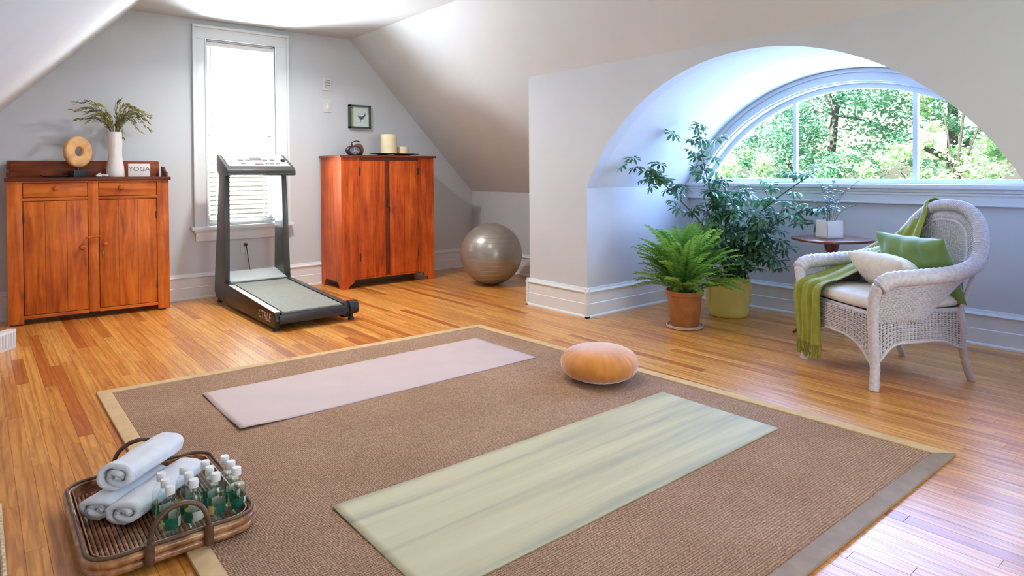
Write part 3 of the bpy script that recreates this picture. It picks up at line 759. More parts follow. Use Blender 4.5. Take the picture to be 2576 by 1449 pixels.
kk = MB().lathe([(.022, 0), (.022, .012), (.016, .02), (0, .02)], 16).build('dial', M['black'], con, smooth=True); kk.matrix_local = mt @ Matrix.Translation((.262, -.01, .003))
MB().box((-.276, .366, 1.124), (.310, .376, 1.140)).build('front_ridge', M['charcoal'], con, bevel=.003)
text_obj('lettering', 'CTRLE', .088, M['signwhite'], tm, (LX-.0015, Y0+.235, .084), (PI/2, 0, -PI/2), .0006, .25, 1.05)
# plug and cord
oc = thing('wall_outlet', 'white outlet with a black plug under the tall window', 'outlet', (1.985, YB, .435))
MB().box((-.04, -.006, -.06), (.04, 0, .06)).build('cover_plate', M['plate'], oc, bevel=.002)
pc = tag(MB().tube([(1.985, YB-.005, .462), (1.985, YB-.035, .462)], .015, 12).build('power_plug', M['black'], bevel=0), 'black power plug and cord running from outlet to the treadmill', 'plug')
MB().tube(catmull([(1.985, YB-.045, .455), (1.99, YB-.06, .38), (2.005, YB-.07, .25), (2.02, YB-.09, .12), (2.02, YB-.18, .06)], 24), .0035, 8).build('cord', M['rubber'], pc, smooth=True)

# ------------------------------------------------------------------ exercise ball, zafu
bo = MB(); R = .312
prof = [(R*math.sin(PI*i/48)*(1 if i not in (0, 48) else 0), -R*math.cos(PI*i/48)) for i in range(49)]
e = thing('exercise_ball', 'large glossy grey exercise ball in the corner by the baseboard', 'ball', (4.03, 5.235, R-.004))
bo.lathe(prof, 64).build('ball', M['ball'], e, smooth=True, sharp=0)
for k in range(-5, 6):
    z = k*.045; rr_ = math.sqrt(R*R-z*z)+.0002
    MB().tube([(rr_*math.cos(a*PI/32), rr_*math.sin(a*PI/32), z) for a in range(64)], .0012, 4, closed=True).build('groove_ring', M['ball'], e, smooth=True)
MB().lathe([(0, 0), (.012, 0), (.012, .006), (0, .006)], 12).build('valve', M['rubber'], e, loc=(0, R-.002, 0), rot=(-PI/2, 0, 0))
z = thing('meditation_cushion', 'round orange velvet floor cushion with pleated sides on the rug', 'cushion', (2.600, 2.425, .011))
prof = []
NR = 40
for i in range(NR+1):
    t = -PI/2+PI*i/NR; c, s_ = math.cos(t), math.sin(t)
    prof.append((.208*abs(c)**.66, .088+.088*(abs(s_)**.92)*(1 if s_ > 0 else -1)))
def pleat(i, a):
    t = abs(i/NR-.5)*2
    w = math.exp(-((t-.42)/.30)**2)
    return 1+.013*w*(.6*math.sin(a*19+2.2*math.sin(a*3))+.8*math.sin(a*31+1.5*math.sin(a*5)))*(.5+.5*math.sin(a*4+1)**2)
MB().lathe(prof, 220, rfun=pleat).build('cover', M['zafu'], z, smooth=True, sharp=0)

# ------------------------------------------------------------------ things on the left cabinet
TZ = 1.117
rg = thing('ring_sculpture', 'turned wood ring sculpture on a black block, left end of the cupboard', 'sculpture', (.640, 6.235, TZ), math.radians(30))
MB().box((-.060, -.035, 0), (.060, .035, .052)).build('base', M['ringbase'], rg, bevel=.004)
MB().tube([(0, 0, .05), (0, 0, .085)], .012, 10).build('post', M['ringbase'], rg)
k = MB(); n1, n2 = 64, 20
def tor(u, v):
    a = 2*PI*u; b_ = 2*PI*v; Rm, rr_, th = .074, .041, .026
    cr = math.copysign(abs(math.cos(b_))**.55, math.cos(b_)); sr = math.copysign(abs(math.sin(b_))**.6, math.sin(b_))
    r = Rm+rr_*cr; return (r*math.cos(a)*.98, th*sr, .190+r*math.sin(a)*1.08+.012)
k.grid(tor, n1, n2); k.build('ring', M['ringwood'], rg, merge=True, smooth=True, sharp=0, rot=(0, 0, 0))
vs = thing('vase', 'tall white waisted vase holding olive grass stems on the left cupboard', 'vase', (.897, 6.235, TZ))
MB().lathe([(.0, .004), (.066, .0), (.069, .006), (.066, .06), (.056, .12), (.050, .175), (.050, .21), (.053, .27), (.056, .33), (.056, .368), (.052, .368), (.050, .30), (.046, .20), (.05, .10), (0, .02)], 40).build('body', M['vase'], vs, smooth=True, sharp=60)
def grass_stem(tip, bend, nblade, seed):
    rn = random.Random(seed); st = MB(); bd = MB()
    p = catmull([(0, 0, -.25), (tip[0]*.10, tip[1]*.1, 0), (tip[0]*.5, tip[1]*.5, tip[2]*.78+bend), tip], 20)
    st.tube(p, [.0028*(1-.6*i/20) for i in range(21)], 5)
    for i in range(nblade):
        f = .42+.58*i/nblade; idx = min(int(f*20), 19); q = p[idx]; t = (p[idx+1]-p[idx]).normalized()
        sd = t.orthogonal().normalized(); sd.rotate(Matrix.Rotation(rn.uniform(0, 2*PI), 3, t))
        L = rn.uniform(.032, .055); e_ = q+(t*.9+sd*.35).normalized()*L; w = t.cross(sd)*.0056
        m_ = q+(e_-q)*.45+sd*.004
        bd.add([q, m_+w, e_, m_-w, m_+sd*.003], [(0, 1, 4), (1, 2, 4), (2, 3, 4), (3, 0, 4)])
    return st, bd
gs = thing('dried_grass', 'arching olive green grass stems in the white vase', 'plant', (.897, 6.235, TZ+.36))
tips = [(-.27, -.02, .23, .05), (-.235, .03, .20, .03), (-.29, 0, .17, .05), (-.26, .03, .10, .04), (-.20, -.05, .08, .05), (-.13, .03, .23, .02), (-.10, -.05, .15, .03), (-.16, -.06, .13, .04),
        (.035, .02, .26, 0), (.09, -.03, .22, .03), (.12, .04, .23, .05), (.16, -.02, .20, .06), (.20, .03, .16, .06), (.26, -.02, .155, .07), (.27, .03, .14, .08), (.24, -.05, .10, .08), (.26, .0, .03, .12), (.18, -.04, .01, .12), (.15, .04, .12, .06), (.21, -.06, .12, .08), (.05, -.04, .14, .02), (-.06, .03, .14, .02), (-.2, .05, .16, .05), (.13, -.07, .09, .06), (.055, -.03, -.04, .13)]
for i, (tx, ty, tz, bd_) in enumerate(tips):
    st, bd = grass_stem((tx, ty, tz), bd_, 26, i)
    so = st.build('stem', M['dry'], gs, smooth=True)
    bd.build('seed_head', M['drytip'] if i % 4 == 1 else M['dry'], so)
sg = thing('word_sign', 'small white block sign reading YOGA at the right of the vase', 'sign', (1.062, 6.190, TZ), math.radians(-3))
MB().box((-.080, -.012, 0), (.080, .012, .108)).build('block', M['signwhite'], sg, bevel=.003)
text_obj('lettering', 'YOGA', .056, M['ink'], sg, (0, -.0125, .062), (PI/2, 0, 0), .0008, 0, 1.0)
text_obj('small_print', 'o', .016, M['ink'], sg, (.012, -.0125, .022), (PI/2, 0, 0), .0008, 0, 2.0)
st = thing('stone_dish', 'small pile of pale grey stones left of the vase foot', 'stones', (.790, 6.185, TZ))
rn = random.Random(5)
for i in range(9):
    a = rn.uniform(0, 2*PI); r = rn.uniform(0, .036); s_ = rn.uniform(.010, .016)
    pr = [(s_*math.sin(PI*j/8)*(0 if j in (0, 8) else 1), s_*.7-s_*.7*math.cos(PI*j/8)) for j in range(9)]
    MB().lathe(pr, 10, rfun=lambda ii, aa, k=i: 1+.15*math.sin(2*aa+k)).build('stone', M['stone'], st, loc=(r*1.3*math.cos(a), r*.6*math.sin(a), .0 if i < 6 else .012), smooth=True)
ih = thing('incense_holder', 'low dark curved incense holder beside the ring sculpture', 'holder', (.485, 6.27, TZ))
MB().tube(catmull([(-.085, 0, .022), (-.06, 0, .008), (0, 0, .006), (.09, 0, .007)], 14), [.006]*15, 8, flat=1.6).build('body', M['darktray'], ih, smooth=True)

# ------------------------------------------------------------------ things on the right cabinet
TZ = 1.313
ck = thing('alarm_clock', 'small oval black alarm clock on the red brown cupboard', 'clock', (2.955, 6.10, TZ))
k = MB().tube([(0, -.026, .050), (0, -.018, .050), (0, .018, .050), (0, .026, .050)], [.046, .052, .052, .046], 32); k.v = [(x*1.55, y, .050+(z-.05)*1.0) for x, y, z in k.v]
k.build('case', M['black'], ck, smooth=True)
k = MB().tube([(0, -.028, .050), (0, -.025, .050)], .036, 28); k.v = [(x*1.5, y, z) for x, y, z in k.v]
k.build('face', M['mirrorblack'], ck)
for a, b_ in (((-.02, .03), (0, .05)), ((.03, .04), (0, .05)), ((-.005, .07), (0, .05))):
    MB().tube([(a[0]*1.2, -.029, a[1]), (b_[0], -.029, b_[1])], .0015, 4).build('hand', M['signwhite'], ck)
kt = thing('copper_ornament', 'rounded copper brown ornament standing behind the clock', 'ornament', (3.055, 6.20, TZ))
k = MB(); k.lathe([(.0, 0), (.035, 0), (.052, .030), (.056, .065), (.045, .105), (.020, .125), (0, .128)], 28).build('body', M['copper'], kt, smooth=True, sharp=0)
MB().tube(catmull([(-.05, -.01, .085), (-.085, -.02, .125), (-.04, -.03, .150), (.01, -.02, .14)], 14), [.010]*15, 8, flat=.5).build('ribbon', M['darktray'], kt, smooth=True)
dt = thing('candle_tray', 'thin dark oblong tray under the two candles', 'tray', (3.435, 6.12, TZ))
k = MB().lathe([(0, .004), (.17, .004), (.215, .016), (.285, .020), (.290, .024), (.215, .022), (.165, .010), (0, .009)], 48); k.v = [(x, y*.42, z) for x, y, z in k.v]
k.build('dish', M['darktray'], dt, smooth=True)
def candle(x, r, h, lb):
    c_ = thing('pillar_candle', lb, 'candle', (x, 6.12, TZ+.010), 0, 'candles on the dark tray')
    MB().lathe([(0, 0), (r, 0), (r, h-.004), (r-.004, h), (r*.7, h-.003), (0, h-.006)], 32).build('wax', M['candle'], c_, smooth=True)
    MB().tube([(0, 0, h-.007), (.001, 0, h+.006)], .0012, 5).build('wick', M['rubber'], c_)
candle(3.365, .085, .215, 'tall thick ivory pillar candle, left on the dark tray')
candle(3.530, .058, .090, 'short ivory candle, right on the dark tray')
pf = thing('framed_print', 'small dark framed print of a bird hanging above the right cupboard', 'picture', (3.178, YB, 1.735))
hw = .122; fr = MB()
for a, b_ in (((-hw, -.045, -hw), (-hw+.016, 0, hw)), ((hw-.016, -.045, -hw), (hw, 0, hw)), ((-hw, -.045, hw-.016), (hw, 0, hw)), ((-hw, -.045, -hw), (hw, 0, -hw+.016))): fr.box(a, b_)
fr.build('frame', M['frame'], pf)
MB().box((-hw+.016, -.024, -hw+.016), (hw-.016, -.018, hw-.016)).build('print', M['print'], pf)
MB().box((-hw+.028, -.0255, -hw+.016), (-hw+.052, -.0238, hw-.016)).build('olive_band', M['printgreen'], pf)
bd = [(-.030, .012), (-.018, .018), (-.012, .006), (.020, .004), (.045, .022), (.058, .046), (.060, .020), (.040, -.012), (.018, -.028), (-.002, -.026), (-.020, -.010)]
MB().prism([(x+.008, -.0262, z_) for x, z_ in bd], (0, .002, 0)).build('bird', M['bird'], pf)
MB().tube([(.012, -.0255, -.03), (.012, -.0255, -.06)], .0018, 4).build('bird_leg', M['bird'], pf)
vp = thing('wall_vent_plate', 'small white slotted plate high on the back wall', 'wall plate', (2.825, YB, 2.055))
MB().box((-.045, -.012, -.065), (.045, 0, .065)).build('cover', M['plate'], vp, bevel=.003)
for z_ in (-.035, -.010, .015, .040): MB().box((-.030, -.015, z_-.003), (.030, -.011, z_+.003)).build('slot', M['ink'], vp)
sp = thing('light_switch', 'white light switch plate below the slotted plate', 'switch', (2.825, YB, 1.83))
MB().box((-.045, -.007, -.065), (.045, 0, .065)).build('cover', M['plate'], sp, bevel=.002)
MB().box((-.014, -.011, -.028), (.014, -.006, .028)).build('rocker', M['white'], sp, bevel=.002)

# white slotted box at the left edge
vb = thing('slotted_box', 'white slotted box on the floor at the left edge, before the cupboard', 'box', (.135, 5.30, 0), math.radians(53))
MB().box((-.13, 0, 0), (.105, .06, .125)).build('case', M['white'], vb, bevel=.004)
for i in range(9):
    MB().box((-.12+i*.025, -.003, .02), (-.108+i*.025, .001, .108)).build('slot', M['plate'], vb)

# ------------------------------------------------------------------ rattan tray with towels and bottles
ty = thing('rattan_tray', 'brown rattan serving tray with arched handles, at the lower left', 'tray', (.452, 2.398, .012))
TW, TD, RC = .222, .295, .070
def rrect(w, d, r, z_, n=8):
    out = []
    for cx_, cy_, a0 in ((w-r, d-r, 0), (-w+r, d-r, PI/2), (-w+r, -d+r, PI), (w-r, -d+r, 1.5*PI)):
        for i in range(n+1):
            a = a0+PI/2*i/n; out.append(Vector((cx_+r*math.cos(a), cy_+r*math.sin(a), z_)))
    res = []
    m = len(out)
    for i in range(m):
        p, q = out[i], out[(i+1) % m]; k = max(1, int((q-p).length/.02))
        for j in range(k): res.append(p.lerp(q, j/k))
    return res
for z_, g, r_ in ((.014, 0, .0135), (.040, .004, .0135)):
    p = rrect(TW+g, TD+g, RC, z_)
    MB().tube(p, r_, 12, closed=True, rfun=lambda i, a: 1+.05*math.sin(i*1.9+2*a)).build('rim_coil', M['rattan'], ty, smooth=True, sharp=0)
p = rrect(TW+.005, TD+.005, RC, .056)
MB().tube(p, .0055, 8, closed=True, rfun=lambda i, a: 1+.12*math.sin(i*1.3+a)).build('rim_edge', M['cane'], ty, smooth=True, sharp=0)
p = rrect(TW-.012, TD-.012, RC-.012, .046)
k = MB()
for i in range(len(p)):
    a, b_ = p[i], p[(i+1) % len(p)]
    k.add([a+Vector((0,0,-.040)), b_+Vector((0,0,-.040)), b_+Vector((0,0,.008)), a+Vector((0,0,.008))], [(0,1,2,3)])
k.build('inner_wall', M['rod'], ty, solid=.004)
MB().prism([tuple(q+Vector((0,0,-.046))) for q in rrect(TW-.008, TD-.008, RC-.008, .046)], (0, 0, .005)).build('base_board', M['darktray'], ty)
nr_ = 34
for i in range(nr_):
    x = -TW+.012+(2*TW-.024)*(i+.5)/nr_
    e_ = abs(x)-(TW-RC); ln = TD-.018 if e_ < 0 else TD-.018-(RC-math.sqrt(max(RC*RC-e_*e_, 0)))
    MB().tube([(x, -ln, .013), (x, -ln/2, .0132), (x, ln/3, .0128), (x, ln, .013)], .0058, 6).build('rod', M['rod'], ty, smooth=True)
for sy in (-1, 1):
    pts = catmull([(-.082, sy*(TD+.020), .015), (-.082, sy*(TD+.022), .07), (-.066, sy*(TD+.018), .118), (-.030, sy*(TD+.010), .146), (.015, sy*(TD+.008), .150), (.055, sy*(TD+.012), .132), (.076, sy*(TD+.020), .085), (.078, sy*(TD+.022), .015)], 44)
    if sy > 0: pts = [Vector((q.x, q.y, q.z)) for q in pts]
    hd = MB().tube(pts, .0075, 10).build('handle', M['cane'], ty, smooth=True)
    for x in (-.082, .077):
        MB().tube([(x, sy*(TD+.024), .012+.012*k_) for k_ in range(6)], .0125, 10, rfun=lambda i, a: 1+.1*(i % 2)).build('binding', M['cane'], hd, smooth=True)
def towel(label, p, axis_deg, L, w, h, seed, group='folded white towels on the tray'):
    a = math.radians(axis_deg)
    t_ = thing('rolled_towel', label, 'towel', p, a, group)
    k = MB(); turns = 2.1; n = 84; th = .015
    def spiral(f):   # outside -> inside, flattened
        ang_ = -PI/2+turns*2*PI*f; rr_ = 1-.80*f
        x_ = math.cos(ang_)*w*.5*rr_; z_ = math.sin(ang_)*h*.5*rr_
        sq = 1+.10*abs(math.sin(2*ang_)); return x_*sq, z_*sq+h*.5
    cols = 18
    def fn(u, v):
        x_, z_ = spiral(v)
        l = (u-.5)*L
        edge = 1-.05*(abs(2*u-1)**6)
        nn = noise.noise(Vector((l*14+seed, x_*20, z_*20)))*.004
        cx2 = x_*edge+nn*.8
        return (l+.006*math.sin(v*19+seed)*(abs(2*u-1)**4), cx2, max(z_*1.0+nn*(z_/h), .002))
    k.grid(fn, cols, n)
    o_ = k.build('cloth', M['towel'], t_, smooth=True, sharp=0); md = o_.modifiers.new('s', 'SOLIDIFY'); md.thickness = th; md.offset = -1
    return t_
zt_ = .033
towel('rolled white towel at the left of the tray, under the top one', (.385, 2.508, zt_), 41, .26, .150, .078, 1)
towel('rolled white towel lying beside the bottles, under the top one', (.468, 2.450, zt_), 42, .33, .135, .078, 2)
towel('topmost rolled white towel of the pile on the tray', (.440, 2.530, zt_+.074), 42, .27, .145, .092, 3)

bt = thing('water_bottle', 'b', 'bottle', (0, 0, .031), 0, 'small water bottles on the tray')
body = [(0, .002), (.020, 0), (.0265, .006), (.0275, .02), (.0270, .045), (.0275, .075), (.0265, .090), (.020, .106), (.0125, .118), (.0115, .124)]
MB().lathe(body, 20).build('body', M['bottle'], bt, smooth=True, sharp=0)
MB().lathe([(0, .003), (.0195, .003), (.0255, .010), (.0260, .045), (.0265, .075), (.0250, .088), (0, .089)], 16).build('water', M['water'], bt, smooth=True)
MB().lathe([(0, .146), (.0125, .146), (.0138, .143), (.0138, .122), (.0125, .1215), (0, .1215)], 18).build('cap', M['cap'], bt, smooth=True)
def lab(name, a0, a1, mat, z0=.022, z1=.056):
    return MB().grid(lambda u, v: (.0279*math.cos(a0+(a1-a0)*u), .0279*math.sin(a0+(a1-a0)*u), z0+(z1-z0)*v), 10, 1).build(name, mat, bt, smooth=True, sharp=0)
lab('label_green', -2.6, -1.3, M['lblgreen']); lab('label_gold', -3.7, -2.9, M['lblgold'], .024, .052); lab('label_pale', -1.2, .4, M['lblwhite'], .024, .054)
first = True
cols_n = ['leftmost', 'second from left', 'third from left', 'rightmost']; rows_n = ['front row', 'middle row', 'back row']
for i, x in enumerate((.452, .518, .583, .645)):
    for j, y in enumerate((2.208, 2.266, 2.324)):
        if first: b_ = bt; first = False
        else:
            b_ = bt.copy(); C.objects.link(b_)
            for ch in bt.children: q = ch.copy(); C.objects.link(q); q.parent = b_
        b_.location = (x+random.uniform(-.003, .003), y+random.uniform(-.002, .002), .031); b_.rotation_euler = (0, 0, random.uniform(-.9, .9))
        b_['label'] = 'small white capped water bottle, %s in the %s of the tray' % (cols_n[i], rows_n[j])

# ------------------------------------------------------------------ fern in terracotta pot
def ns_tag(o): return o
pt = thing('terracotta_pot', 'brown terracotta flower pot on a saucer, in the arched alcove', 'plant pot', (3.965, 2.855, 0))
MB().lathe([(0, .004), (.118, .0), (.128, .006), (.132, .022), (.126, .024), (.118, .010), (0, .010)], 40).build('saucer', simple('pale_saucer', (196, 178, 160), .4), pt, smooth=True)
MB().lathe([(0, .012), (.096, .012), (.100, .02), (.116, .17), (.123, .235), (.134, .240), (.136, .272), (.128, .274), (.122, .262), (0, .25)], 44).build('pot', M['terra'], pt, smooth=True)
MB().lathe([(0, .256), (.08, .262), (.121, .255)], 24).build('soil', M['soil'], pt, smooth=True)
fe = thing('parlor_palm', 'bushy bright green fern like palm in the terracotta pot', 'plant', (3.965, 2.855, .255))
def frond_mesh(seed):
    rn = random.Random(seed); L = rn.uniform(.48, .58); droop = rn.uniform(.25, .62); k = MB()
    pts = []; p = Vector((0, 0, 0)); a = rn.uniform(1.35, 1.52); n = 34
    for i in range(n+1):
        pts.append(p.copy()); p = p+Vector((math.cos(a), 0, math.sin(a)))*L/n; a -= droop*1.9/n*(.4+1.2*i/n)
    k.tube(pts, [.0024*(1-.75*i/n) for i in range(n+1)], 4)
    for i in range(6, n):
        f = i/n
        ll = .075*math.sin(PI*min(1, (f-.12)/.95))**.7*(1-.35*f)+.014
        t = (pts[min(i+1, n)]-pts[i]).normalized(); upv = Vector((0, 1, 0)).cross(t)*-1
        for sd in (-1, 1):
            d = (t*.62+Vector((0, sd, 0))*.78+upv*rn.uniform(-.15, .25)).normalized()
            b_ = pts[i]+t*rn.uniform(0, .008); m1 = b_+d*ll*.45+Vector((0, 0, .004)); e_ = b_+d*ll-Vector((0, 0, ll*.22))
            w = t*.0052
            k.add([b_, m1+w, e_, m1-w], [(0, 1, 2), (0, 2, 3)])
    me = k.build('frond', M['fern'], None); return me
protos = [frond_mesh(s_) for s_ in range(7)]
rn = random.Random(11)
used = set()
def place(proto_i, parent, loc, rot, sc, protos=protos, used=used):
    p = protos[proto_i]
    if proto_i in used: o = p.copy(); C.objects.link(o)
    else: o = p; used.add(proto_i)
    o.parent = parent; o.location = loc; o.rotation_euler = rot; o.scale = (sc,)*3; return o
for i in range(170):
    a = i*2.39996+rn.uniform(-.25, .25)
    tier = i % 3
    tilt, sc = ((rn.uniform(-.15, .22), rn.uniform(.82, 1.1)), (rn.uniform(.15, .50), rn.uniform(.62, .95)), (rn.uniform(.45, .90), rn.uniform(.48, .74)))[tier]
    r = .012+.022*tier
    place(i % 7, fe, (r*math.cos(a), r*math.sin(a), rn.uniform(-.01, .01)), Euler((0, tilt, a)), sc)

# ------------------------------------------------------------------ umbrella plant in yellow bucket
yp = thing('yellow_bucket', 'pale yellow plastic bucket planter behind the terracotta pot', 'plant pot', (4.565, 2.875, 0))
MB().lathe([(0, .004), (.138, 0), (.148, .008), (.151, .035), (.152, .06), (.155, .25), (.159, .252), (.159, .262), (.156, .264), (.157, .282), (.163, .284), (.163, .300), (.156, .303), (.151, .295), (.150, .27), (0, .262)], 48).build('bucket', M['yellow'], yp, smooth=True, sharp=50)
MB().lathe([(0, .272), (.149, .268)], 24).build('soil', M['soil'], yp)
for ang_ in (-37, 143):
    a = math.radians(ang_); c_, s_ = math.cos(a), math.sin(a)
    MB().box((.150, -.022, .10), (.176, .022, .26)).build('handle_lug', M['yellow'], yp, rot=(0, 0, a), bevel=.006)
up_ = thing('umbrella_plant', 'tall dark green umbrella plant with spreading stems in the yellow bucket', 'plant', (4.565, 2.875, .27))
def umbel_mesh(seed):
    rn = random.Random(seed); k = MB(); nl_ = rn.choice((7, 8, 8, 9))
    for i in range(nl_):
        a = 2*PI*i/nl_+rn.uniform(-.15, .15); L = rn.uniform(.066, .098); dr = rn.uniform(.15, .9)
        d = Vector((math.cos(a), math.sin(a), 0)); w = Vector((-math.sin(a), math.cos(a), 0))
        k.tube([(0, 0, 0), d*.022+Vector((0, 0, .004))], .0012, 3, caps=False)
        prof = [(0, 0), (.25, .75), (.55, 1), (.82, .78), (1, .05)]
        rows_ = []
        for f, ww in prof:
            c_ = d*(.020+L*f*math.cos(dr*f))+Vector((0, 0, .004-L*f*math.sin(dr*f)*.95)); hw_ = .0145*ww
            rows_.append((c_+w*hw_+Vector((0, 0, hw_*.25)), c_, c_-w*hw_+Vector((0, 0, hw_*.25))))
        vs_ = [p for r_ in rows_ for p in r_]; fs = []
        for j in range(4):
            for q in (0, 1): fs.append((j*3+q, j*3+q+1, j*3+q+4, j*3+q+3))
        k.add(vs_, fs)
    k.tube([(0, 0, 0), (0, 0, -.05)], .0016, 4)
    return k.build('leaf_cluster', M['scheff'], None, smooth=True, sharp=0)
uprot = [umbel_mesh(20+s_) for s_ in range(6)]; uused = set()
# lateral axis across the view of the alcove and depth axis towards the window wall
LAT = Vector((.772, -.636, 0)); DEP = Vector((.636, .772, 0))
def sp_(l, d, z_): return LAT*l+DEP*d+Vector((0, 0, z_))
branches = [  # (control points), leaf spread, number of clusters, from fraction
    ([(0, 0, 0), (-.13, .04, .35), (-.36, .02, .62), (-.55, 0, .80), (-.69, -.02, .90)], .075, 15, .55),
    ([(0, 0, 0), (-.08, .03, .50), (-.17, .02, .85), (-.24, .0, 1.22)], .085, 22, .42),
    ([(0, 0, 0), (.06, -.05, .35), (.26, -.20, .62), (.50, -.42, .86)], .085, 18, .35),
    ([(0, 0, 0), (.12, -.08, .28), (.33, -.26, .50), (.50, -.44, .60)], .085, 18, .35),
    ([(0, 0, 0), (.10, -.08, .20), (.22, -.18, .28), (.30, -.25, .20)], .07, 13, .35),
    ([(0, 0, 0), (-.04, -.05, .40), (-.05, -.08, .75)], .13, 26, .2),
    ([(0, 0, 0), (.05, -.04, .38), (.10, -.10, .72)], .13, 26, .2),
    ([(0, 0, 0), (-.10, -.02, .32), (-.20, -.06, .62)], .11, 18, .3),
    ([(0, 0, 0), (.13, -.06, .26), (.22, -.16, .44)], .11, 22, .25),
    ([(0, 0, 0), (-.06, -.10, .2), (-.13, -.18, .40)], .10, 16, .3)]
rn = random.Random(21); ci = 0
for pts, sprd, n, f0 in branches:
    n = int(n*1.48)
    path = catmull([sp_(*p) for p in pts], 30)
    MB().tube(path, [.0085*(1-.65*i/30) for i in range(31)], 6).build('stem', M['stem'], up_, smooth=True)
    for i in range(n):
        f = f0+(1-f0)*(i+.5)/n; q = path[min(int(f*30), 30)]
        off = Vector((rn.gauss(0, 1), rn.gauss(0, 1), rn.gauss(0, .8)))*sprd*.75
        loc = q+off
        wx = loc.x+4.565; wy = loc.y+2.875
        if wx > 4.86: loc.x -= (wx-4.86)
        if wy > 3.42: loc.y -= (wy-3.42)
        place(ci % 6, up_, loc, Euler((rn.uniform(-.55, .55), rn.uniform(-.55, .55), rn.uniform(0, 6.28))), rn.uniform(.62, .98), uprot, uused); ci += 1

# ------------------------------------------------------------------ side table with planter
tb = thing('side_table', 'small dark mahogany pedestal table with scalloped top behind the chair', 'table', (4.50, 2.045, 0), .25)
pts = []
for i in range(48):
    a = 2*PI*i/48; r = .245*(1+.05*math.cos(4*a)+.012*math.cos(8*a)); pts.append((r*math.cos(a), r*math.sin(a), .652))
MB().prism(pts, (0, 0, .017)).build('top', M['mahog'], tb, bevel=.005)
MB().lathe([(0, .655), (.060, .655), (.062, .640), (.048, .630), (.045, .60), (.030, .57), (.020, .55), (.019, .45), (.028, .40), (.036, .34), (.030, .27), (.020, .24), (.030, .20), (.034, .17), (.034, .12), (.020, .10), (0, .10)], 28).build('pedestal', M['mahog'], tb, smooth=True)
for k_ in range(3):
    a = 2*PI*k_/3+math.radians(125)-.25
    p = catmull([(.020, 0, .16), (.09, 0, .170), (.165, 0, .115), (.205, 0, .045), (.245, 0, .012)], 18)
    MB().tube(p, [.018-.006*i/18 for i in range(19)], 10, flat=.8).build('leg', M['mahog'], tb, rot=(0, 0, a), smooth=True)
pb = thing('cube_planter', 'white cube planter with thin grey green twigs on the pedestal table', 'planter', (4.50, 2.06, .670), math.radians(-30))
k = MB(); h_ = .118; w_ = .062
for a, b_ in (((-w_, -w_, 0), (w_, w_, .01)), ((-w_, -w_, 0), (-w_+.006, w_, h_)), ((w_-.006, -w_, 0), (w_, w_, h_)), ((-w_, -w_, 0), (w_, -w_+.006, h_)), ((-w_, w_-.006, 0), (w_, w_, h_))): k.box(a, b_)
k.build('box', M['planter'], pb)
MB().box((-w_+.006, -w_+.006, .09), (w_-.006, w_-.006, .10)).build('soil', M['soil'], pb)
rn = random.Random(4)
for i in range(11):
    tx, ty_, tz = rn.uniform(-.13, .13), rn.uniform(-.13, .13), rn.uniform(.10, .30)
    p = catmull([(tx*.15, ty_*.15, .095), (tx*.4, ty_*.4, .10+tz*.6), (tx, ty_, .10+tz)], 12)
    so = MB().tube(p, .0013, 4).build('twig', M['stem'], pb)
    k = MB()
    for j in range(14):
        q = p[rn.randint(4, 12)]; a = rn.uniform(0, 6.28); e_ = rn.uniform(-.5, .8)
        d = Vector((math.cos(a)*math.cos(e_), math.sin(a)*math.cos(e_), math.sin(e_))); w = d.cross(Vector((0, 0, 1))).normalized()*.008; L = rn.uniform(.026, .042)
        k.add([q, q+d*L*.5+w, q+d*L, q+d*L*.5-w], [(0, 1, 2), (0, 2, 3)])
    k.build('leaves', M['greyleaf'], so)

# ------------------------------------------------------------------ wicker armchair
CH = (3.946, 1.50); CA = math.radians(150)
ch = thing('wicker_armchair', 'white painted wicker armchair with rounded back, in front of the arched window', 'chair', CH+(0,), CA)
RIM = [(0, (-.420, 0, .925)), (.2, (-.420, .115, .908)), (.36, (-.402, .205, .842)), (.50, (-.362, .262, .750)), (.60, (-.320, .295, .680)), (.68, (-.250, .325, .628)), (.78, (-.120, .348, .598)), (.88, (.080, .352, .585)), (.96, (.245, .348, .575)), (1, (.305, .338, .540))]
def rim(t):
    s_ = 1 if t >= 0 else -1; a = min(abs(t), 1)
    for (t0, p0), (t1, p1) in zip(RIM[:-1], RIM[1:]):
        if a <= t1:
            i = [q[0] for q in RIM].index(t0); f = (a-t0)/(t1-t0)
            P0 = Vector(RIM[i-1][1]) if i else Vector((RIM[1][1][0], -RIM[1][1][1], RIM[1][1][2])); P1, P2 = Vector(p0), Vector(p1)
            P3 = Vector(RIM[i+2][1]) if i+2 < len(RIM) else P2*2-P1
            v = .5*((2*P1)+(-P0+P2)*f+(2*P0-5*P1+4*P2-P3)*f*f+(-P0+3*P1-3*P2+P3)*f**3)
            return Vector((v.x, v.y*s_, v.z))
def coil(i, a): return 1+.045*math.sin(i*.8+2*a)+.02*math.sin(i*1.6-3*a)
n = 900
rp = [rim(-1+2*i/n) for i in range(n+1)]
rad = [.037-.004*math.cos(abs(-1+2*i/n)*PI) for i in range(n+1)]
MB().tube(rp, rad, 14, rfun=coil).build('rolled_rim', M['wicker'], ch, smooth=True, sharp=0)
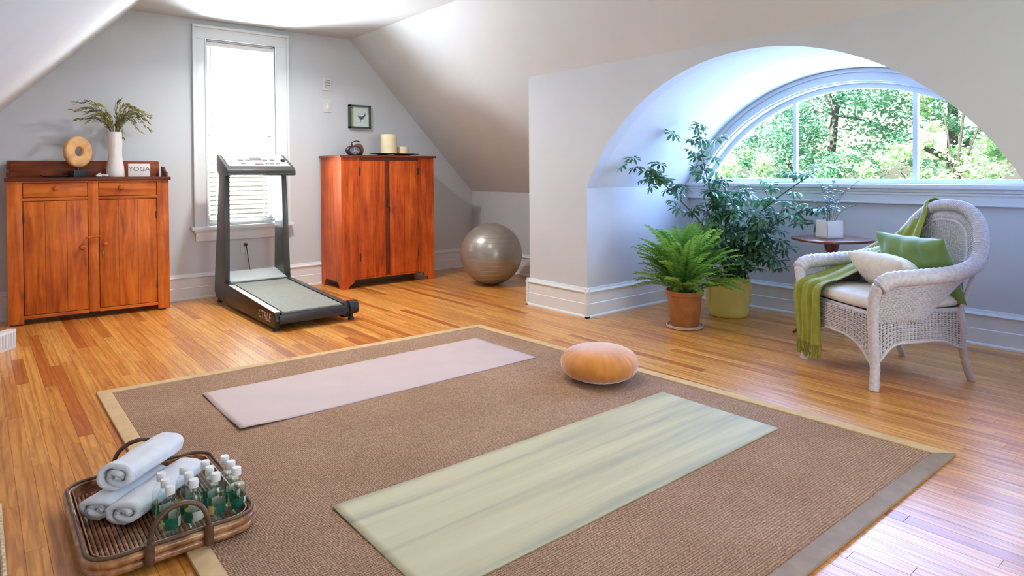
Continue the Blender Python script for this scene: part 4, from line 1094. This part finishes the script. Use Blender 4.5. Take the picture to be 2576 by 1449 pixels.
def weave(surf, ns_, nt_, r, amp, name, mat=M['wicker'], wobble=2):
    k = MB(); e = 1e-3
    def nrm(u, v):
        du = Vector(surf(min(u+e, 1), v))-Vector(surf(max(u-e, 0), v)); dv = Vector(surf(u, min(v+e, 1)))-Vector(surf(u, max(v-e, 0)))
        q = du.cross(dv); return q.normalized() if q.length > 1e-12 else Vector((0, 0, 1))
    for i in range(ns_+1):       # stakes
        u = i/ns_; k.tube([surf(u, j/12) for j in range(13)], r*1.15, 5)
    for j in range(nt_+1):       # strands over and under
        v = j/nt_; m = ns_*wobble; pts_ = []
        for i in range(m+1):
            u = i/m; ph = math.cos(PI*(i*2/wobble)+PI*(j % 2))
            pts_.append(Vector(surf(u, v))+nrm(u, v)*amp*ph)
        k.tube(pts_, r, 4)
    o = k.build(name, mat, ch, smooth=True, sharp=0); o['kind'] = 'stuff'; return o
def inner(t, d=.052):
    p = rim(t); c_ = Vector((-.33, 0, .62)); return p+(c_-p).normalized()*d
def lerp(a, b_, f): return Vector(a)*(1-f)+Vector(b_)*f
def back_s(u, v):
    t = (u-.5)*2*.64; bot = Vector((-.235-.012*math.cos((u-.5)*PI), .262*(u-.5)*2, .375)); tp = inner(t, .085)
    p = lerp(bot, tp, v); p.x -= .035*math.sin(PI*v)*math.cos((u-.5)*PI); return p
weave(back_s, 34, 62, .0042, .0035, 'backrest')
k = MB(); nz = 74
ipts = [inner(-.66+1.32*i/160, .085) for i in range(161)]
k.tube(ipts, .009, 8, rfun=coil)
for i in range(nz):
    for s_ in (0, 1):
        t0 = -.66+1.32*i/nz; t1 = t0+1.32/nz*(1.6 if s_ else -1.6)
        k.tube([inner(t0, .03), inner((t0+t1)/2, .058)+Vector((.006 if s_ else -.004, 0, 0)), inner(t1, .085)], .0048, 5)
k.build('braided_border', M['wicker'], ch, smooth=True, sharp=0)['kind'] = 'stuff'
for s_ in (1, -1):
    def arm_s(u, v, s_=s_):
        tp = rim(s_*(.975-.32*u)); tp.z -= .02
        bot = Vector((.302-.29*u, s_*(.296-.012*u), .345)); return lerp(tp, bot, v)
    weave(arm_s, 20, 34, .0042, .0035, 'arm_panel')
    def side_s(u, v, s_=s_):
        x_ = .302-.56*u; zt_2 = .385; zb_ = .235-.10*math.exp(-(u*7)**2)-.05*math.exp(-((1-u)*6)**2)
        return Vector((x_, s_*(.294-.035*u), zt_2+(zb_-zt_2)*v))
    weave(side_s, 26, 15, .0045, .005, 'side_apron')
    MB().tube([side_s(i/30, 1) for i in range(31)], .008, 8).build('apron_edge', M['wicker'], ch, smooth=True)
    edge = catmull([(-.262, s_*.330, .615), (-.18, s_*.318, .55), (-.07, s_*.300, .455), (.0, s_*.290, .385)], 20)
    MB().tube(edge, .009, 8).build('arm_edge', M['wicker'], ch, smooth=True)
    # front legs, wrapped, rising into the arm post
    p = catmull([(.306, s_*.334, .545), (.312, s_*.305, .46), (.304, s_*.292, .34), (.292, s_*.286, .20), (.290, s_*.288, .10), (.302, s_*.294, 0)], 50)
    MB().tube(p, [.030-.006*min(1, i/35) for i in range(51)], 12, rfun=lambda i, a: 1+.05*math.sin(i*2.4+a)).build('leg', M['wicker'], ch, smooth=True, sharp=0)
    p = catmull([(-.225, s_*.262, .400), (-.250, s_*.258, .30), (-.258, s_*.250, .20), (-.285, s_*.246, .09), (-.322, s_*.244, 0)], 30)
    MB().tube(p, .019, 12).build('leg', M['wicker'], ch, smooth=True)
    MB().tube(catmull([(-.300, s_*.315, .66), (-.262, s_*.292, .52), (-.235, s_*.268, .40)], 16), .011, 8).build('back_post', M['wicker'], ch, smooth=True)
def front_s(u, v):
    y_ = -.290+.580*u; c_ = abs(2*u-1); zb_ = .250-.13*c_**3.2; return Vector((.306+.012*math.sin(PI*u), y_, .385+(zb_-.385)*v))
weave(front_s, 26, 14, .0045, .005, 'front_apron')
MB().tube([front_s(i/30, 1) for i in range(31)], .008, 8).build('apron_edge', M['wicker'], ch, smooth=True)
def rear_s(u, v): return Vector((-.262, -.255+.51*u, .385-.15*v))
weave(rear_s, 20, 10, .0045, .004, 'rear_apron')
seat = [(.300, -.285), (.300, .285), (-.245, .258), (-.245, -.258)]
MB().prism([(x_, y_, .378) for x_, y_ in seat], (0, 0, .014)).build('seat', M['wicker'], ch)
MB().tube([(x_, y_, .390) for x_, y_ in seat for _ in (0,)], .012, 8, closed=True).build('seat_frame', M['wicker'], ch, smooth=True)

def chair_obj(name, label, cat, x_, y_, z_, rot=(0,0,0)):
    """a thing lying on the chair, placed by its spot on the seat"""
    A = CA; t = thing(name, label, cat)
    t.matrix_world = Matrix.Translation((CH[0], CH[1], 0)) @ Matrix.Rotation(A, 4, 'Z') @ Matrix.Translation((x_, y_, z_)) @ Euler(rot).to_matrix().to_4x4()
    return t
def pillow(parent, name, mat, w, h, th, seed, pinch=.09, nu=48, wr=.006, fringe=None, expo=.62):
    """pillow lying in local XY, w along Y, h along X"""
    k = MB()
    for s_ in (1, -1):
        def fn(u, v):
            a = 2*u-1; b_ = 2*v-1
            ed = (max(0, 1-abs(a)**2.3)*max(0, 1-abs(b_)**2.6))**expo
            px_ = h/2*a*(1-pinch*(1-b_*b_)); py_ = w/2*b_*(1-pinch*.8*(1-a*a))
            nn = noise.noise(Vector((a*2.3+seed, b_*2.3, s_*3)))*wr*1.6+math.sin((a*3+b_*9+seed)*1.3)*wr*.35
            return (px_, py_, s_*(th/2*ed+nn*ed))
        k.grid(fn, nu, nu)
    o = k.build(name, mat, parent, merge=True, smooth=True, sharp=0)
    return o
pd = chair_obj('seat_pad', 'white cotton seat pad on the wicker armchair', 'cushion', .020, 0, .432)
def padfn(s_):
    def fn(u, v):
        a = 2*u-1; b_ = 2*v-1; ed = (max(0, 1-a**8)*max(0, 1-b_**8))**.42
        return (.285*a*(1-.02*b_*b_), (.285-.02*(1-u))*b_*(1-.02*a*a), s_*.040*ed+.004*noise.noise(Vector((a*2, b_*2, s_)))*ed)
    return fn
k = MB(); k.grid(padfn(1), 40, 40); k.grid(padfn(-1), 40, 40); k.build('cover', M['cushion'], pd, merge=True, smooth=True, sharp=0)
gp = chair_obj('green_pillow', 'green velvet pillow leaning on the chair back behind the cream one', 'pillow', -.175, .045, .592, (0, math.radians(-68), 0))
pillow(gp, 'cover', M['greenvel'], .50, .38, .17, 3, wr=.022, expo=.48)
wp = chair_obj('cream_pillow', 'cream linen lumbar pillow with a fringed edge in front of the green one', 'pillow', -.015, .035, .548, (0, math.radians(-42), math.radians(-4)))
pillow(wp, 'cover', M['cream'], .47, .30, .17, 8, pinch=.04, wr=.008, expo=.5)
k = MB(); rn = random.Random(9)
for s_ in (-1,):
    for i in range(46):
        f = -.5+i/45; x_ = .27*f*.97; y_ = s_*.212
        for q in range(2):
            d = Vector((rn.uniform(-.5, .5), s_*1.0, rn.uniform(-.3, .5))).normalized()*rn.uniform(.018, .032)
            k.tube([(x_, y_, 0), Vector((x_, y_, 0))+d*.5+Vector((0, 0, .003)), Vector((x_, y_, 0))+d], .0022, 4)
k.build('fringe', M['cushion'], wp)['kind'] = 'stuff'
# throw blanket
th = chair_obj('throw_blanket', 'olive green fringed throw draped over the chair back and seat', 'blanket', 0, 0, 0)
cen = [(-.470, -.215, .70, .10), (-.482, -.222, .775, .105), (-.462, -.235, .838, .11), (-.408, -.245, .830, .115), (-.342, -.245, .772, .145), (-.285, -.255, .705, .160), (-.215, -.270, .655, .15), (-.10, -.280, .595, .13), (.05, -.250, .540, .12), (.20, -.222, .497, .12), (.295, -.200, .482, .12), (.338, -.195, .455, .12), (.352, -.190, .40, .118), (.352, -.187, .30, .112), (.350, -.185, .20, .105), (.350, -.183, .125, .105)]
cp = catmull([c_[:3] for c_ in cen], 120); wd = catmull([(c_[3], 0, 0) for c_ in cen], 120)
def rimz(y):
    T_ = [(0, .925), (.115, .908), (.205, .842), (.262, .75), (.295, .68), (.325, .628), (.36, .60), (.6, .55)]; y = abs(y)
    for (a, za), (b_, zb2) in zip(T_[:-1], T_[1:]):
        if y <= b_: return za+(zb2-za)*(y-a)/(b_-a)
    return .55
def thr(u, v):
    i = min(int(round(v*120)), 120); p = cp[i]; t = (cp[min(i+1, 120)]-cp[max(i-1, 0)]).normalized()
    sd = Vector((0, 1, 0)); sd = (sd-t*sd.dot(t)).normalized(); nn = sd.cross(t)
    a = 2*u-1; w = wd[i].x
    fold = math.sin(a*7.5+v*3+.6*math.sin(v*8))*.55+math.sin(a*15+2+v*5)*.28
    amp = .010+.010*abs(2*v-1)
    q = p+sd*(a*w)+nn*(-fold*amp)
    wgt = 1 if v < .19 else max(0, 1-(v-.19)/.10)
    q.z += wgt*(rimz(q.y)-rimz(p.y))+.004
    if .19 < v < .62 and q.y < -.25: q.z = min(q.z, max(rimz(q.y)+.085-max(0, -q.y-.37)*1.2, .47))
    return q
k = MB().grid(thr, 56, 120); k.build('cloth', M['throw'], th, smooth=True, sharp=0, solid=.005)
k = MB()
for i in range(46):
    u = i/45; a = thr(u, 1); rn2 = random.Random(i)
    L = rn2.uniform(.055, .085)
    k.tube([a+Vector((0, 0, .01)), a+Vector((rn2.uniform(-.004, .004), rn2.uniform(-.006, .006), -L*.5)), a+Vector((rn2.uniform(-.01, .01), rn2.uniform(-.012, .012), -L))], .0028, 4)
k.build('fringe', M['throw'], th)['kind'] = 'stuff'

# ------------------------------------------------------------------ trees and ground outside
gr = MB().prism([(-60, -60, -5.2), (80, -60, -5.2), (80, 80, -5.2), (-60, 80, -5.2)], (0, 0, -.2)).build('ground', M['ground']); struct(gr)
def tree(name, label, x, y, blobs, nleaf, size, mat, seed, trunk_r=.16):
    t = thing(name, label, 'tree', (x, y, -5.2)); rn = random.Random(seed)
    top_z = max(b_[2] for b_ in blobs)+5.2
    tp = catmull([(0, 0, 0), (rn.uniform(-.2, .2), rn.uniform(-.2, .2), top_z*.5), (rn.uniform(-.3, .3), rn.uniform(-.3, .3), top_z)], 16)
    MB().tube(tp, [trunk_r*(1-.8*i/16) for i in range(17)], 10).build('trunk', M['bark'], t, smooth=True)
    for bx, by, bz, br in blobs:
        e_ = Vector((bx-x, by-y, bz+5.2)); s0 = tp[max(4, min(12, int(16*(e_.z-1.2)/top_z)))]
        MB().tube(catmull([s0, (s0+e_)/2+Vector((0, 0, .2)), e_], 8), [trunk_r*.38*(1-.09*i) for i in range(9)], 6).build('branch', M['bark'], t, smooth=True)
    vs_ = []; fs = []
    tot = sum(b_[3]**2 for b_ in blobs)
    for bx, by, bz, br in blobs:
        m = int(nleaf*br*br/tot)
        # twigs: clumps inside the blob
        cl = []
        for _ in range(max(6, int(30*br*br))):
            d = Vector((rn.gauss(0, 1), rn.gauss(0, 1), rn.gauss(0, 1))).normalized()*br*rn.uniform(.55, 1.0); cl.append((d, br*rn.uniform(.10, .22)))
        for _ in range(m):
            c_, cr = rn.choice(cl)
            p = Vector((bx-x, by-y, bz+5.2))+c_+Vector((rn.gauss(0, 1), rn.gauss(0, 1), rn.gauss(0, .7)))*cr*.6
            d = Vector((rn.uniform(-1, 1), rn.uniform(-1, 1), rn.uniform(-.8, .5))).normalized(); w = d.cross(Vector((rn.uniform(-1, 1), rn.uniform(-1, 1), 1.2))).normalized()
            L = size*rn.uniform(.6, 1.3); o_ = len(vs_)
            vs_ += [tuple(p), tuple(p+d*L*.5+w*L*.32), tuple(p+d*L), tuple(p+d*L*.5-w*L*.32)]; fs.append((o_, o_+1, o_+2, o_+3))
    me = bpy.data.meshes.new('foliage'); me.from_pydata(vs_, [], fs); me.materials.append(mat)
    o = bpy.data.objects.new('foliage', me); C.objects.link(o); o.parent = t; o['kind'] = 'stuff'
    return t
tree('tree', 'large teal green tree filling the middle of the arched window', 12.5, 5.6, [(12.5, 5.6, 2.4, 1.5), (12.2, 4.5, 3.3, 1.3), (12.8, 6.6, 3.3, 1.2), (12.6, 5.6, 4.4, 1.3), (12.3, 6.2, 1.0, 1.2), (12.0, 4.9, .6, 1.1), (12.8, 7.4, 1.9, 1.0), (12.9, 4.2, 1.7, 1.0)], 34000, .085, M['tree_a'], 1)
tree('tree', 'yellow green tree right of the middle in the arched window', 10.5, 3.1, [(10.5, 3.1, .5, .85), (10.3, 3.7, 1.1, .6), (10.8, 2.5, 1.2, .7), (10.6, 3.3, 2.1, .65), (10.4, 2.4, 2.5, .6), (10.6, 1.9, .3, .8)], 13000, .075, M['tree_b'], 2, .05)
tree('tree', 'pale bushy tree low at the left of the arched window', 10.8, 6.9, [(10.8, 6.9, .5, .9), (10.5, 6.1, .9, .7), (11.0, 7.8, .9, .9), (10.7, 5.4, .1, .8)], 13000, .075, M['tree_b'], 3, .05)
tree('tree', 'tall dark tree farther back at the right of the arched window', 15.0, 4.6, [(15.0, 4.6, 3.6, 1.7), (15.2, 3.2, 2.6, 1.4), (15.0, 3.6, 5.0, 1.4), (15.4, 6.4, 4.6, 1.6), (15.3, 7.6, 2.6, 1.4), (15.2, 1.4, 1.6, 1.3), (15.2, 8.6, 1.0, 1.4)], 16000, .10, M['tree_a'], 4, .2)
